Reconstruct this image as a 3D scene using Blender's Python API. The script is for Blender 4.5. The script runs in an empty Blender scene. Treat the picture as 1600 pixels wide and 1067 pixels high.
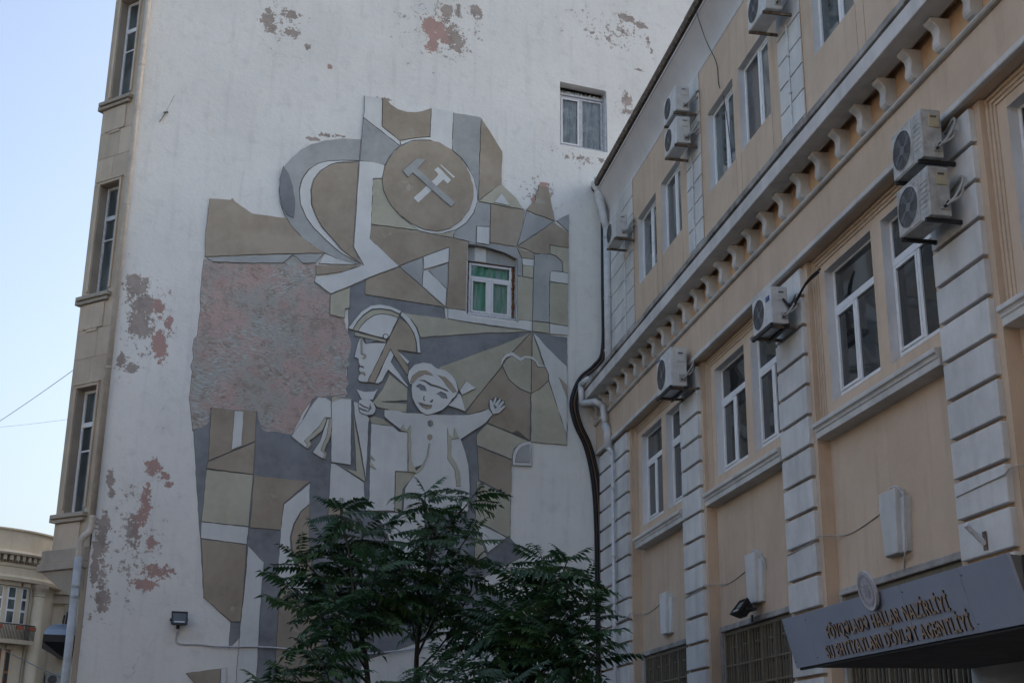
import bpy, bmesh, math, random
from mathutils import Vector, Matrix

random.seed(7)
scene = bpy.context.scene
R = math.radians
PI = math.pi
EYE = 1.6

# ------------------------------------------------------------------ camera
cam_d = bpy.data.cameras.new('camera')
cam_d.sensor_width = 36.0
cam_d.lens = 46.908
cam_d.clip_start = 0.1
cam_d.clip_end = 3000
cam = bpy.data.objects.new('camera', cam_d)
scene.collection.objects.link(cam)
right = Vector((0.99993686, -0.00346553, 0.01068929))
up = Vector((-0.01123703, -0.3083835, 0.95119575))
back = Vector((0.0, -0.95125581, -0.30840297))
m = Matrix.Identity(4)
for i in range(3):
    m[i][0] = right[i]; m[i][1] = up[i]; m[i][2] = back[i]
m[2][3] = EYE
cam.matrix_world = m
scene.camera = cam

# ------------------------------------------------------------------ sky, sun, exposure
SUN_EL = R(24.0)
SUN_AZ = R(56.0)           # clockwise from +Y: low behind the two buildings
SKY_STRENGTH = 0.13
world = bpy.data.worlds.new('World')
scene.world = world
world.use_nodes = True
wn = world.node_tree
bg = wn.nodes['Background']
sky = wn.nodes.new('ShaderNodeTexSky')
sky.sky_type = 'NISHITA'
sky.sun_disc = False
sky.sun_elevation = SUN_EL
sky.sun_rotation = SUN_AZ
sky.altitude = 0
sky.air_density = 1.0
sky.dust_density = 6.0
sky.ozone_density = 1.0
bg.inputs['Strength'].default_value = SKY_STRENGTH
wn.links.new(sky.outputs[0], bg.inputs['Color'])
sun_d = bpy.data.lights.new('sun', 'SUN')
sun_d.energy = 2.0
sun_d.angle = R(0.5)
sun_d.color = (1.0, 0.9, 0.78)
sun = bpy.data.objects.new('sun', sun_d)
scene.collection.objects.link(sun)
sd = Vector((math.sin(SUN_AZ) * math.cos(SUN_EL), math.cos(SUN_AZ) * math.cos(SUN_EL), math.sin(SUN_EL)))
sun.rotation_euler = sd.to_track_quat('Z', 'Y').to_euler()
sun.location = (0, -10, 30)
vs = scene.view_settings
vs.view_transform = 'Standard'
vs.look = 'None'
vs.exposure = 1.55
vs.gamma = 1.0
vs.use_curve_mapping = False
scene.render.engine = 'CYCLES'
scene.cycles.max_bounces = 5
scene.cycles.diffuse_bounces = 3
scene.cycles.glossy_bounces = 2
scene.cycles.transparent_max_bounces = 4

# ------------------------------------------------------------------ frames of the two walls
P0 = Vector((2.20319825, 28.68511835, EYE))
A_F = 0.169123561
A_W = 0.331352850
SD = Vector((math.sin(A_F), -math.cos(A_F), 0))        # along the facade towards the viewer
NF = Vector((-math.cos(A_F), -math.sin(A_F), 0))       # out of the facade
ROT_F = math.atan2(SD.y, SD.x)
WD = Vector((math.cos(A_W), math.sin(A_W), 0))
NW = Vector((math.sin(A_W), -math.cos(A_W), 0))
ROT_W = A_W
Z = Vector((0, 0, 1))
def FP(s, o, z): return P0 + SD * s + NF * o + Z * z
def WP(u, o, z): return P0 + WD * u + NW * o + Z * z

# ------------------------------------------------------------------ helpers
COL = scene.collection
class MB:
    def __init__(self):
        self.v = []; self.f = []; self.m = []
    def add(self, vs_, fs, m=0):
        b = len(self.v)
        self.v += [tuple(p) for p in vs_]
        for f in fs:
            self.f.append([b + i for i in f]); self.m.append(m)
        return self
    def box(self, x0, x1, y0, y1, z0, z1, m=0):
        v = [(x0,y0,z0),(x1,y0,z0),(x1,y1,z0),(x0,y1,z0),(x0,y0,z1),(x1,y0,z1),(x1,y1,z1),(x0,y1,z1)]
        return self.add(v, [(0,3,2,1),(4,5,6,7),(0,1,5,4),(1,2,6,5),(2,3,7,6),(3,0,4,7)], m)
    def sweep(self, prof, x0, x1, m=0, closed=True):
        """profile of (y, z) pairs extruded along x"""
        n = len(prof)
        v = [(x0, y, z) for y, z in prof] + [(x1, y, z) for y, z in prof]
        k = n if closed else n - 1
        fs = [(i, (i+1) % n, n + (i+1) % n, n + i) for i in range(k)]
        if closed: fs += [tuple(range(n-1, -1, -1)), tuple(range(n, 2*n))]
        return self.add(v, fs, m)
    def prism(self, poly, y0, y1, m=0):
        """polygon of (x, z) extruded along y"""
        n = len(poly)
        v = [(x, y0, z) for x, z in poly] + [(x, y1, z) for x, z in poly]
        fs = [tuple(range(n)), tuple(range(2*n-1, n-1, -1))] + [((i+1) % n, i, n+i, n+(i+1) % n) for i in range(n)]
        return self.add(v, fs, m)
    def tube(self, pts, r, n=8, m=0, cap=True):
        pts = [Vector(p) for p in pts]
        rs = r if isinstance(r, (list, tuple)) else [r] * len(pts)
        vs_ = []; ref = None
        for i, p in enumerate(pts):
            a = pts[max(i-1, 0)]; b = pts[min(i+1, len(pts)-1)]
            t = (b - a)
            if t.length < 1e-9: t = Vector((0, 0, 1))
            t.normalize()
            if ref is None:
                ref = Vector((0, 0, 1)) if abs(t.z) < .9 else Vector((1, 0, 0))
            x = ref - t * ref.dot(t)
            if x.length < 1e-6: x = t.orthogonal()
            x.normalize(); y = t.cross(x); ref = x
            for k in range(n):
                a_ = 2 * PI * k / n
                vs_.append(p + (x * math.cos(a_) + y * math.sin(a_)) * rs[i])
        fs = []
        for i in range(len(pts) - 1):
            for k in range(n):
                fs.append((i*n+k, i*n+(k+1) % n, (i+1)*n+(k+1) % n, (i+1)*n+k))
        if cap:
            fs.append(tuple(range(n-1, -1, -1))); fs.append(tuple(range((len(pts)-1)*n, len(pts)*n)))
        return self.add(vs_, fs, m)
    def lathe(self, prof, c=(0,0,0), n=24, m=0, a0=0.0, a1=2*PI):
        """profile of (r, z) about the vertical axis through c"""
        full = abs(a1 - a0 - 2*PI) < 1e-6
        k = n if full else n + 1
        v = []
        for i in range(k):
            a = a0 + (a1 - a0) * i / n
            for r_, z in prof: v.append((c[0] + r_*math.cos(a), c[1] + r_*math.sin(a), c[2] + z))
        q = len(prof); fs = []
        for i in range(n):
            j = (i+1) % k
            for t in range(q-1): fs.append((i*q+t, j*q+t, j*q+t+1, i*q+t+1))
        return self.add(v, fs, m)
    def disc(self, c, r, axis='y', n=24, m=0, flip=False):
        v = []
        for k in range(n):
            a = 2*PI*k/n
            if axis == 'y': v.append((c[0]+r*math.cos(a), c[1], c[2]+r*math.sin(a)))
            else: v.append((c[0], c[1]+r*math.cos(a), c[2]+r*math.sin(a)))
        f = tuple(range(n))
        return self.add(v, [f[::-1] if flip else f], m)
    def mesh(self, name, mats, bevel=0.0, smooth=False, seg=1):
        me = bpy.data.meshes.new(name)
        me.from_pydata(self.v, [], self.f)
        for mt in mats: me.materials.append(mt)
        for p, mi in zip(me.polygons, self.m): p.material_index = mi
        bm = bmesh.new(); bm.from_mesh(me)
        bmesh.ops.recalc_face_normals(bm, faces=bm.faces)
        if bevel:
            es = [e for e in bm.edges if len(e.link_faces) == 2 and e.calc_face_angle(0) > 0.6]
            bmesh.ops.bevel(bm, geom=es, offset=bevel, segments=seg, affect='EDGES', profile=0.6, clamp_overlap=True)
        bm.to_mesh(me); bm.free()
        if smooth:
            for p in me.polygons: p.use_smooth = True
        me.update()
        return me
    def build(self, name, mats, parent=None, bevel=0.0, smooth=False, seg=1, loc=None, rot=None):
        if not isinstance(mats, (list, tuple)): mats = [mats]
        return put(name, self.mesh(name, mats, bevel, smooth, seg), parent, loc, rot)

def put(name, me, parent=None, loc=None, rot=None):
    o = bpy.data.objects.new(name, me)
    COL.objects.link(o)
    if parent: o.parent = parent
    if loc is not None: o.location = loc
    if rot is not None: o.rotation_euler = rot
    return o
def tag(o, label=None, cat=None, group=None, kind=None):
    if label: o['label'] = label
    if cat: o['category'] = cat
    if group: o['group'] = group
    if kind: o['kind'] = kind
    return o
def empty(name, loc, rz=0.0):
    o = bpy.data.objects.new(name, None)
    o.empty_display_size = 0.3
    COL.objects.link(o)
    o.location = loc; o.rotation_euler = (0, 0, rz)
    return o
def smooth_path(pts, n=6):
    """Catmull-Rom through the points"""
    P = [Vector(p) for p in pts]; out = []
    for i in range(len(P)-1):
        a = P[max(i-1, 0)]; b = P[i]; c = P[i+1]; d = P[min(i+2, len(P)-1)]
        for k in range(n):
            t = k / n
            out.append(0.5*((2*b) + (c-a)*t + (2*a-5*b+4*c-d)*t*t + (3*b-a-3*c+d)*t**3))
    out.append(P[-1])
    return out

# ------------------------------------------------------------------ materials
def nmat(name):
    mt = bpy.data.materials.new(name)
    mt.use_nodes = True
    nt = mt.node_tree
    return mt, nt, nt.nodes['Principled BSDF']
def N(nt, typ, **kw):
    n = nt.nodes.new(typ)
    for k, v in kw.items(): setattr(n, k, v)
    return n
def noise(nt, vec, scale, detail=5, rough=.55, dist=0.0):
    n = N(nt, 'ShaderNodeTexNoise')
    n.inputs['Scale'].default_value = scale; n.inputs['Detail'].default_value = detail
    n.inputs['Roughness'].default_value = rough; n.inputs['Distortion'].default_value = dist
    nt.links.new(vec, n.inputs['Vector'])
    return n.outputs['Fac']
def maprange(nt, val, a, b, c, d, clamp=True):
    n = N(nt, 'ShaderNodeMapRange'); n.clamp = clamp
    for k, v in zip((1, 2, 3, 4), (a, b, c, d)): n.inputs[k].default_value = v
    nt.links.new(val, n.inputs[0])
    return n.outputs[0]
def math_(nt, op, a, b=None):
    n = N(nt, 'ShaderNodeMath', operation=op)
    for i, v in enumerate((a, b)):
        if v is None: continue
        if isinstance(v, (int, float)): n.inputs[i].default_value = v
        else: nt.links.new(v, n.inputs[i])
    return n.outputs[0]
def mix(nt, fac, a, b, blend='MIX'):
    n = N(nt, 'ShaderNodeMix', data_type='RGBA', blend_type=blend)
    if isinstance(fac, (int, float)): n.inputs[0].default_value = fac
    else: nt.links.new(fac, n.inputs[0])
    for i, v in ((6, a), (7, b)):
        if isinstance(v, (tuple, list)): n.inputs[i].default_value = (*v[:3], 1)
        else: nt.links.new(v, n.inputs[i])
    return n.outputs[2]
def scaled(nt, vec, sc):
    n = N(nt, 'ShaderNodeMapping'); n.inputs['Scale'].default_value = sc
    nt.links.new(vec, n.inputs['Vector'])
    return n.outputs[0]
def pos(nt): return N(nt, 'ShaderNodeNewGeometry').outputs['Position']
def bump(nt, bsdf, h, strength=.3, dist=.01):
    n = N(nt, 'ShaderNodeBump'); n.inputs['Strength'].default_value = strength; n.inputs['Distance'].default_value = dist
    nt.links.new(h, n.inputs['Height']); nt.links.new(n.outputs[0], bsdf.inputs['Normal'])
def plaster(name, col, dark=None, amt=.35, rough=.9, streak=.3, var=.06, bmp=.25, patch=None, grain=55, spots=0.0):
    """painted plaster: broad mottling, streaks running down, fine grain; a little tint for each piece"""
    mt, nt, b = nmat(name)
    p = pos(nt)
    dark = dark or tuple(c*.55 for c in col)
    n1 = noise(nt, p, 1.1, 4, .62)
    n2 = noise(nt, p, 7.5, 3, .6)
    st = noise(nt, scaled(nt, p, (2.6, 2.6, .30)), 1.5, 4, .6)
    f = maprange(nt, n1, .38, .66, 0, amt)
    c = mix(nt, f, col, dark)
    f2 = maprange(nt, st, .50, .74, 0, streak*.8)
    c = mix(nt, f2, c, dark)
    f3 = maprange(nt, n2, .3, .8, 0, amt*.5)
    c = mix(nt, f3, c, tuple(min(1, k*1.12) for k in col))
    if patch:
        n4 = noise(nt, p, 2.3, 8, .7)
        c = mix(nt, maprange(nt, n4, .64, .68, 0, 1), c, patch)
    if spots:
        n5 = noise(nt, p, 16, 3, .5)
        c = mix(nt, maprange(nt, n5, .70, .76, 0, spots), c, dark)
    oi = N(nt, 'ShaderNodeObjectInfo')
    hs = N(nt, 'ShaderNodeHueSaturation')
    v = maprange(nt, oi.outputs['Random'], 0, 1, 1-var, 1+var)
    nt.links.new(v, hs.inputs['Value']); nt.links.new(c, hs.inputs['Color'])
    nt.links.new(hs.outputs[0], b.inputs['Base Color'])
    b.inputs['Roughness'].default_value = rough
    b.inputs['Specular IOR Level'].default_value = .25
    bump(nt, b, noise(nt, p, grain*.55, 3, .75), bmp*1.3, .012)
    return mt
def plain(name, col, rough=.6, metal=0.0, var=.25, scale=9, dark=None, spec=.4):
    mt, nt, b = nmat(name)
    p = pos(nt)
    n1 = noise(nt, p, scale, 5, .6)
    c = mix(nt, maprange(nt, n1, .35, .75, 0, var*1.6), col, dark or tuple(k*.5 for k in col))
    nt.links.new(c, b.inputs['Base Color'])
    b.inputs['Roughness'].default_value = rough; b.inputs['Metallic'].default_value = metal
    b.inputs['Specular IOR Level'].default_value = spec
    bump(nt, b, noise(nt, p, scale*5, 1), .12, .004)
    return mt
def dark_glass(name, col, rough=.04, scale=1.3, second=None):
    """window pane over an unlit room: dark, with faint shapes behind, mirror-like surface"""
    mt, nt, b = nmat(name)
    p = pos(nt)
    n1 = noise(nt, scaled(nt, p, (2.0, 2.0, 1.0)), scale, 2, .4)
    c = mix(nt, maprange(nt, n1, .42, .62, 0, 1), col, second or tuple(k*2.2 for k in col))
    nt.links.new(c, b.inputs['Base Color'])
    b.inputs['Roughness'].default_value = rough
    b.inputs['Specular IOR Level'].default_value = .6
    bump(nt, b, noise(nt, p, .9, 2), .08, .03)
    return mt
def clear_glass(name, tint=(.97, .98, .98)):
    mt, nt, b = nmat(name)
    nt.nodes.remove(b)
    out = nt.nodes['Material Output']
    tr = N(nt, 'ShaderNodeBsdfTransparent'); tr.inputs[0].default_value = (*tint, 1)
    gl = N(nt, 'ShaderNodeBsdfGlossy'); gl.inputs['Roughness'].default_value = .03
    fr = N(nt, 'ShaderNodeFresnel'); fr.inputs[0].default_value = 1.5
    bp = N(nt, 'ShaderNodeBump'); bp.inputs['Strength'].default_value = .1; bp.inputs['Distance'].default_value = .03
    nt.links.new(noise(nt, pos(nt), 1.4, 2), bp.inputs['Height']); nt.links.new(bp.outputs[0], gl.inputs['Normal'])
    mx = N(nt, 'ShaderNodeMixShader')
    nt.links.new(fr.outputs[0], mx.inputs[0]); nt.links.new(tr.outputs[0], mx.inputs[1]); nt.links.new(gl.outputs[0], mx.inputs[2])
    nt.links.new(mx.outputs[0], out.inputs['Surface'])
    return mt

M = {}
CREAM = (.61, .48, .365)
M['cream'] = plaster('cream_plaster', CREAM, (.41, .30, .215), .40, streak=.6, patch=(.585, .47, .365))
M['cream_trim'] = plaster('cream_trim', (.575, .445, .33), (.34, .25, .18), .4, streak=.5, var=.03)
M['ochre'] = plaster('ochre_plaster', (.56, .36, .21), (.28, .17, .10), .35, streak=.2)
M['block'] = plaster('white_stone_paint', (.64, .64, .625), (.37, .365, .355), .5, streak=.6, var=.05, spots=.25)
M['joint'] = plaster('joint_plaster', (.42, .28, .17), (.2, .13, .08), .4)
M['cornice'] = plaster('cornice_paint', (.62, .605, .58), (.31, .30, .285), .55, streak=.6, var=.04)
M['cove'] = plaster('cove_paint', (.66, .635, .62), (.46, .43, .42), .35, streak=.25)
M['reveal'] = plaster('reveal_paint', (.66, .67, .68), (.42, .43, .45), .35, streak=.35)
M['weathered'] = plaster('weathered_flashing', (.42, .40, .38), (.10, .09, .08), .9, streak=.8, var=.05, grain=30)
M['rust'] = plain('rusty_gutter', (.22, .17, .13), .85, 0, .8, 14, (.05, .04, .035))
M['tar'] = plain('tar', (.03, .03, .032), .8)
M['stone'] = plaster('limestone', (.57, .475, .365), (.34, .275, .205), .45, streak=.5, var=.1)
M['stone_dark'] = plaster('limestone_dark', (.43, .375, .305), (.23, .195, .16), .5, streak=.5, var=.08)  # deeper limestone tone for the oriel's reveals, sills, base and corbel
M['pvc'] = plain('white_pvc', (.78, .79, .80), .35, 0, .15, 6, spec=.5)
M['old_white'] = plain('old_white_paint', (.62, .63, .65), .6, 0, .5, 20, (.28, .28, .29))
M['pane'] = dark_glass('window_glass_dark', (.022, .024, .024))
M['pane_up'] = dark_glass('window_glass_upper', (.05, .06, .062), second=(.11, .13, .13))
M['pane_net'] = dark_glass('window_glass_net', (.035, .035, .038), rough=.25)
M['glass'] = clear_glass('clear_glass')
M['iron'] = plain('grille_iron', (.20, .175, .125), .6, .1, .4, 12)
M['black_metal'] = plain('black_metal', (.025, .026, .03), .5, .2, .3)
M['ac_white'] = plain('ac_casing', (.60, .605, .60), .5, 0, .35, 7, (.34, .34, .33))
M['ac_old'] = plain('ac_casing_aged', (.48, .48, .46), .55, 0, .55, 9, (.2, .19, .17))
M['ac_grille'] = plain('ac_grille', (.10, .10, .105), .5, 0, .4)
M['blade'] = plain('fan_blade', (.17, .17, .175), .5)
M['yard_wall'] = plaster('yard_plaster', (.36, .34, .32), (.25, .235, .22), .4)
M['ac_yellow'] = plain('ac_plate', (.46, .40, .27), .6)
M['pipe_white'] = plain('white_pipe', (.62, .63, .64), .5, 0, .4, 8, (.38, .38, .38))
M['pipe_cream'] = plain('cream_pipe', (.56, .50, .42), .6, 0, .5, 5, (.36, .31, .26))
M['pipe_grey'] = plain('grey_pipe', (.42, .445, .455), .5, 0, .35, 5)
M['cable'] = plain('black_cable', (.018, .018, .02), .5)
M['cable_white'] = plain('white_cable', (.55, .56, .58), .5)
M['cable_dull'] = plain('dusty_cable', (.46, .43, .39), .6)
M['cable_brown'] = plain('brown_cable', (.20, .10, .05), .6)
M['panel'] = plain('canopy_panel', (.26, .30, .385), .45, 0, .12, 2.5, spec=.4)
M['underside'] = plain('canopy_underside', (.14, .14, .14), .8, 0, .5, 3)
M['letter_face'] = plain('letter_face', (.36, .26, .185), .5, 0, .2)
M['letter_side'] = plain('letter_side', (.018, .016, .015), .5)
M['emblem'] = plain('emblem_plate', (.50, .50, .53), .5, 0, .6, 40, (.25, .27, .36))
M['roof'] = plain('roof_sheet', (.2, .18, .17), .7)
M['bark'] = plain('bark', (.055, .048, .042), .9, 0, .5, 12)
M['asphalt'] = plaster('asphalt', (.055, .055, .057), (.03, .03, .03), .5)
M['far_stone'] = plaster('far_limestone', (.70, .60, .45), (.46, .38, .28), .35, streak=.4)
M['far_trim'] = plaster('far_trim', (.58, .49, .37), (.26, .21, .16), .45, streak=.4)
M['orange_wood'] = plain('orange_wood', (.38, .15, .05), .6)
M['terracotta'] = plain('terracotta', (.34, .10, .06), .8)
M['awning_top'] = plain('awning_sheet', (.30, .36, .44), .35, .3, .3, 3)
def leaf_mat():
    mt, nt, b = nmat('leaf')
    oi = N(nt, 'ShaderNodeObjectInfo')
    c = mix(nt, oi.outputs['Random'], (.020, .055, .024), (.050, .118, .040))
    c = mix(nt, maprange(nt, oi.outputs['Random'], .86, .90, 0, 1), c, (.085, .165, .055))
    c = mix(nt, maprange(nt, noise(nt, pos(nt), 14, 2), .4, .7, 0, .5), c, (.032, .078, .038))
    nt.links.new(c, b.inputs['Base Color'])
    b.inputs['Roughness'].default_value = .38
    b.inputs['Specular IOR Level'].default_value = .5
    tl = N(nt, 'ShaderNodeBsdfTranslucent'); nt.links.new(c, tl.inputs['Color'])
    mx = N(nt, 'ShaderNodeMixShader'); mx.inputs[0].default_value = .3
    nt.links.new(b.outputs[0], mx.inputs[1]); nt.links.new(tl.outputs[0], mx.inputs[2])
    nt.links.new(mx.outputs[0], nt.nodes['Material Output'].inputs['Surface'])
    return mt
M['leaf'] = leaf_mat()
# relief mural paints
M['mw'] = plaster('mural_white', (.68, .70, .685), (.46, .465, .46), .45, streak=.3, var=.03, spots=.12)
M['mt'] = plaster('mural_tan', (.395, .345, .275), (.28, .235, .18), .85, streak=.4, var=.06, patch=(.43, .39, .325), spots=.25)
M['mk'] = plaster('mural_khaki', (.49, .475, .38), (.365, .35, .275), .85, streak=.4, var=.06, patch=(.44, .43, .36), spots=.2)
M['mg'] = plaster('mural_grey', (.41, .425, .42), (.28, .29, .29), .9, streak=.3, var=.05)
M['mb'] = plaster('mural_slate', (.255, .27, .285), (.15, .158, .17), 1.0, streak=.35, var=.04)
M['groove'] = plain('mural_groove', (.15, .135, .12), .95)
def rough_mat():
    mt, nt, b = nmat('mural_scratched')
    p = pos(nt)
    big = noise(nt, p, 1.2, 4, .6)
    mp = N(nt, 'ShaderNodeMapping'); mp.inputs['Rotation'].default_value = (0, R(32), R(19)); mp.inputs['Scale'].default_value = (13, 13, 62)
    wv = N(nt, 'ShaderNodeVectorMath', operation='ADD')
    nz = N(nt, 'ShaderNodeTexNoise'); nz.inputs['Scale'].default_value = .8
    nt.links.new(p, nz.inputs['Vector'])
    sc = N(nt, 'ShaderNodeVectorMath', operation='SCALE'); sc.inputs['Scale'].default_value = .75
    nt.links.new(nz.outputs['Color'], sc.inputs[0])
    nt.links.new(p, wv.inputs[0]); nt.links.new(sc.outputs[0], wv.inputs[1])
    nt.links.new(wv.outputs[0], mp.inputs['Vector'])
    strokes = noise(nt, mp.outputs[0], .8, 2, .5)
    fine = noise(nt, p, 30, 3, .65)
    mid = noise(nt, p, 3.6, 6, .72)
    blot = noise(nt, p, 1.9, 5, .65)
    c = mix(nt, maprange(nt, big, .45, .56, 0, 1), (.49, .375, .34), (.41, .395, .365))
    c = mix(nt, maprange(nt, mid, .50, .60, 0, .9), c, (.33, .285, .235))
    c = mix(nt, maprange(nt, blot, .54, .62, 0, .75), c, (.45, .325, .285))
    tmask = maprange(nt, noise(nt, p, .9, 3, .6), .46, .56, 0, 1)
    c = mix(nt, math_(nt, 'MULTIPLY', maprange(nt, strokes, .55, .60, 0, .9), tmask), c, (.46, .54, .53))
    c = mix(nt, math_(nt, 'MULTIPLY', maprange(nt, strokes, .38, .33, 0, .9), maprange(nt, mid, .4, .55, .2, 1)), c, (.17, .15, .135))
    c = mix(nt, maprange(nt, fine, .64, .69, 0, .85), c, (.14, .12, .105))
    nt.links.new(c, b.inputs['Base Color'])
    b.inputs['Roughness'].default_value = .95
    h = math_(nt, 'ADD', strokes, math_(nt, 'MULTIPLY', mid, .8))
    bump(nt, b, h, .5, .025)
    return mt
M['mr'] = rough_mat()

# white gable plaster with flaked patches
PINK = [(-9.88, 8.9, 0.164, 0.298), (-9.8, 8.09, 0.162, 0.384), (-9.66, 8.59, 0.089, 0.178), (-9.68, 5.61, 0.172, 0.215), (-9.46, 5.45, 0.115, 0.101), (-9.37, 5.3, 0.086, 0.086), (-9.77, 4.92, 0.1, 0.341), (-9.86, 4.54, 0.141, 0.311), (-9.61, 4.15, 0.127, 0.141), (-9.47, 3.6, 0.309, 0.169), (-9.7, 3.36, 0.251, 0.126), (-6.7, 14.99, 0.099, 0.082), (-4.35, 16.54, 0.342, 0.342), (-4.34, 16.02, 0.187, 0.204), (-4.1, 16.26, 0.24, 0.24), (-1.59, 12.89, 0.119, 0.119), (-1.81, 12.55, 0.101, 0.152), (-10.58, 2.69, 0.055, 0.055)]
BROWN = [(-10.37, 9.25, 0.238, 0.327), (-10.19, 8.93, 0.297, 0.297), (-10.23, 8.52, 0.295, 0.325), (-10.52, 7.68, 0.116, 0.233), (-10.3, 7.57, 0.117, 0.117), (-10.48, 5.33, 0.085, 0.184), (-9.92, 4.41, 0.155, 0.423), (-10.52, 4.19, 0.14, 0.475), (-10.59, 3.55, 0.097, 0.346), (-10.43, 3.05, 0.165, 0.359), (-10.42, 5.06, 0.071, 0.113), (-8.15, 15.91, 0.147, 0.295), (-8.05, 15.7, 0.131, 0.147), (-7.63, 16.12, 0.214, 0.148), (-7.61, 15.67, 0.213, 0.115), (-7.24, 15.37, 0.082, 0.099), (-3.91, 16.3, 0.343, 0.377), (-3.75, 16.08, 0.171, 0.171), (-4.04, 16.92, 0.155, 0.31), (-3.76, 17.04, 0.104, 0.277), (-3.33, 17.1, 0.191, 0.174), (0.58, 17.78, 0.309, 0.145), (0.44, 17.37, 0.072, 0.108), (0.93, 17.65, 0.219, 0.091), (1.14, 17.23, 0.073, 0.182), (1.22, 16.99, 0.054, 0.109), (0.53, 15.54, 0.16, 0.213), (0.51, 15.19, 0.142, 0.089), (-6.97, 13.16, 0.161, 0.048), (-6.67, 13.3, 0.194, 0.065), (-6.38, 13.34, 0.13, 0.049), (-5.44, 14.43, 0.199, 0.066), (0.06, 17.11, 0.072, 0.072), (-0.36, 17.17, 0.072, 0.054), (0.9, 16.4, 0.144, 0.054), (-0.71, 13.75, 0.138, 0.086), (-0.11, 13.82, 0.122, 0.087), (-1.04, 13.74, 0.086, 0.069)]
ZONES = [(-10.14, 8.53, 0.561, 1.034), (-9.97, 4.1, 0.59, 1.334), (-7.85, 15.84, 0.623, 0.492), (-4.15, 16.5, 1.029, 0.943), (0.23, 17.33, 1.263, 0.613), (0.54, 15.29, 0.355, 0.355), (-1.83, 12.72, 0.676, 0.406), (-10.46, 3.7, 0.306, 1.112), (-0.71, 13.72, 0.69, 0.207)]
def gable_mat():
    mt, nt, b = nmat('gable_plaster')
    tc = N(nt, 'ShaderNodeTexCoord'); p = tc.outputs['Object']
    n1 = noise(nt, p, .55, 6, .6)
    n2 = noise(nt, p, 3.2, 7, .65)
    st = noise(nt, scaled(nt, p, (3.5, 1, .3)), 1.5, 5, .6)
    base = mix(nt, maprange(nt, n1, .35, .7, 0, .8), (.80, .80, .765), (.69, .69, .66))
    base = mix(nt, maprange(nt, n2, .52, .72, 0, .45), base, (.56, .56, .54))
    base = mix(nt, maprange(nt, st, .58, .8, 0, .2), base, (.47, .47, .48))
    fleck = noise(nt, p, 11, 5, .65)
    base = mix(nt, maprange(nt, fleck, .71, .74, 0, .55), base, (.36, .33, .32))
    zd = None
    for (u, z, ru, rz) in ZONES:
        sb = N(nt, 'ShaderNodeVectorMath', operation='SUBTRACT'); sb.inputs[1].default_value = (u, 0, z); nt.links.new(p, sb.inputs[0])
        qb = N(nt, 'ShaderNodeVectorMath', operation='MULTIPLY'); qb.inputs[1].default_value = (1/ru, 0, 1/rz); nt.links.new(sb.outputs[0], qb.inputs[0])
        lb = N(nt, 'ShaderNodeVectorMath', operation='LENGTH'); nt.links.new(qb.outputs[0], lb.inputs[0])
        zd = lb.outputs['Value'] if zd is None else math_(nt, 'MINIMUM', zd, lb.outputs['Value'])
    zn = math_(nt, 'SUBTRACT', math_(nt, 'ADD', math_(nt, 'MULTIPLY', fleck, .6), math_(nt, 'MULTIPLY', n2, .4)), math_(nt, 'MULTIPLY', zd, .075))
    base = mix(nt, maprange(nt, zn, .508, .522, 0, .9), base, (.37, .32, .285))
    base = mix(nt, maprange(nt, st, .52, .75, 0, .2), base, (.50, .50, .485))
    # hairline cracks
    vo = N(nt, 'ShaderNodeTexVoronoi', feature='DISTANCE_TO_EDGE'); vo.inputs['Scale'].default_value = .35
    wz = N(nt, 'ShaderNodeTexNoise'); wz.inputs['Scale'].default_value = 2.5; wz.inputs['Detail'].default_value = 6
    nt.links.new(p, wz.inputs['Vector'])
    ad = N(nt, 'ShaderNodeVectorMath', operation='ADD'); nt.links.new(p, ad.inputs[0]); nt.links.new(wz.outputs['Color'], ad.inputs[1])
    nt.links.new(ad.outputs[0], vo.inputs['Vector'])
    crack = math_(nt, 'MULTIPLY', maprange(nt, vo.outputs['Distance'], .001, .005, 1, 0), maprange(nt, n1, .52, .64, 0, .28))
    base = mix(nt, crack, base, (.16, .16, .17))
    e1 = noise(nt, p, 2.6, 6, .7)
    e2 = noise(nt, p, 9.0, 4, .7)
    e3 = noise(nt, p, 24.0, 4, .7)
    jag = math_(nt, 'ADD', math_(nt, 'MULTIPLY', math_(nt, 'SUBTRACT', e1, .47), 3.2), math_(nt, 'MULTIPLY', math_(nt, 'SUBTRACT', e2, .47), 2.9))
    jag = math_(nt, 'ADD', jag, math_(nt, 'MULTIPLY', math_(nt, 'SUBTRACT', e3, .5), 1.1))
    masks = []
    for lst in (PINK, BROWN):
        d = None
        for (u, z, ru, rz) in lst:
            s = N(nt, 'ShaderNodeVectorMath', operation='SUBTRACT'); s.inputs[1].default_value = (u, 0, z)
            nt.links.new(p, s.inputs[0])
            q = N(nt, 'ShaderNodeVectorMath', operation='MULTIPLY'); q.inputs[1].default_value = (1/ru, 0, 1/rz)
            nt.links.new(s.outputs[0], q.inputs[0])
            l = N(nt, 'ShaderNodeVectorMath', operation='LENGTH'); nt.links.new(q.outputs[0], l.inputs[0])
            d = l.outputs['Value'] if d is None else math_(nt, 'MINIMUM', d, l.outputs['Value'])
        masks.append(maprange(nt, math_(nt, 'ADD', d, jag), .96, 1.0, 1, 0))
    pink = mix(nt, maprange(nt, e1, .4, .62, 0, 1), (.47, .31, .275), (.40, .285, .25))
    brown = mix(nt, maprange(nt, e1, .4, .62, 0, 1), (.40, .35, .315), (.29, .25, .22))
    c = mix(nt, masks[1], base, brown)
    c = mix(nt, masks[0], c, pink)
    nt.links.new(c, b.inputs['Base Color'])
    b.inputs['Roughness'].default_value = .92
    b.inputs['Specular IOR Level'].default_value = .2
    mk = math_(nt, 'MAXIMUM', masks[0], masks[1])
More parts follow.
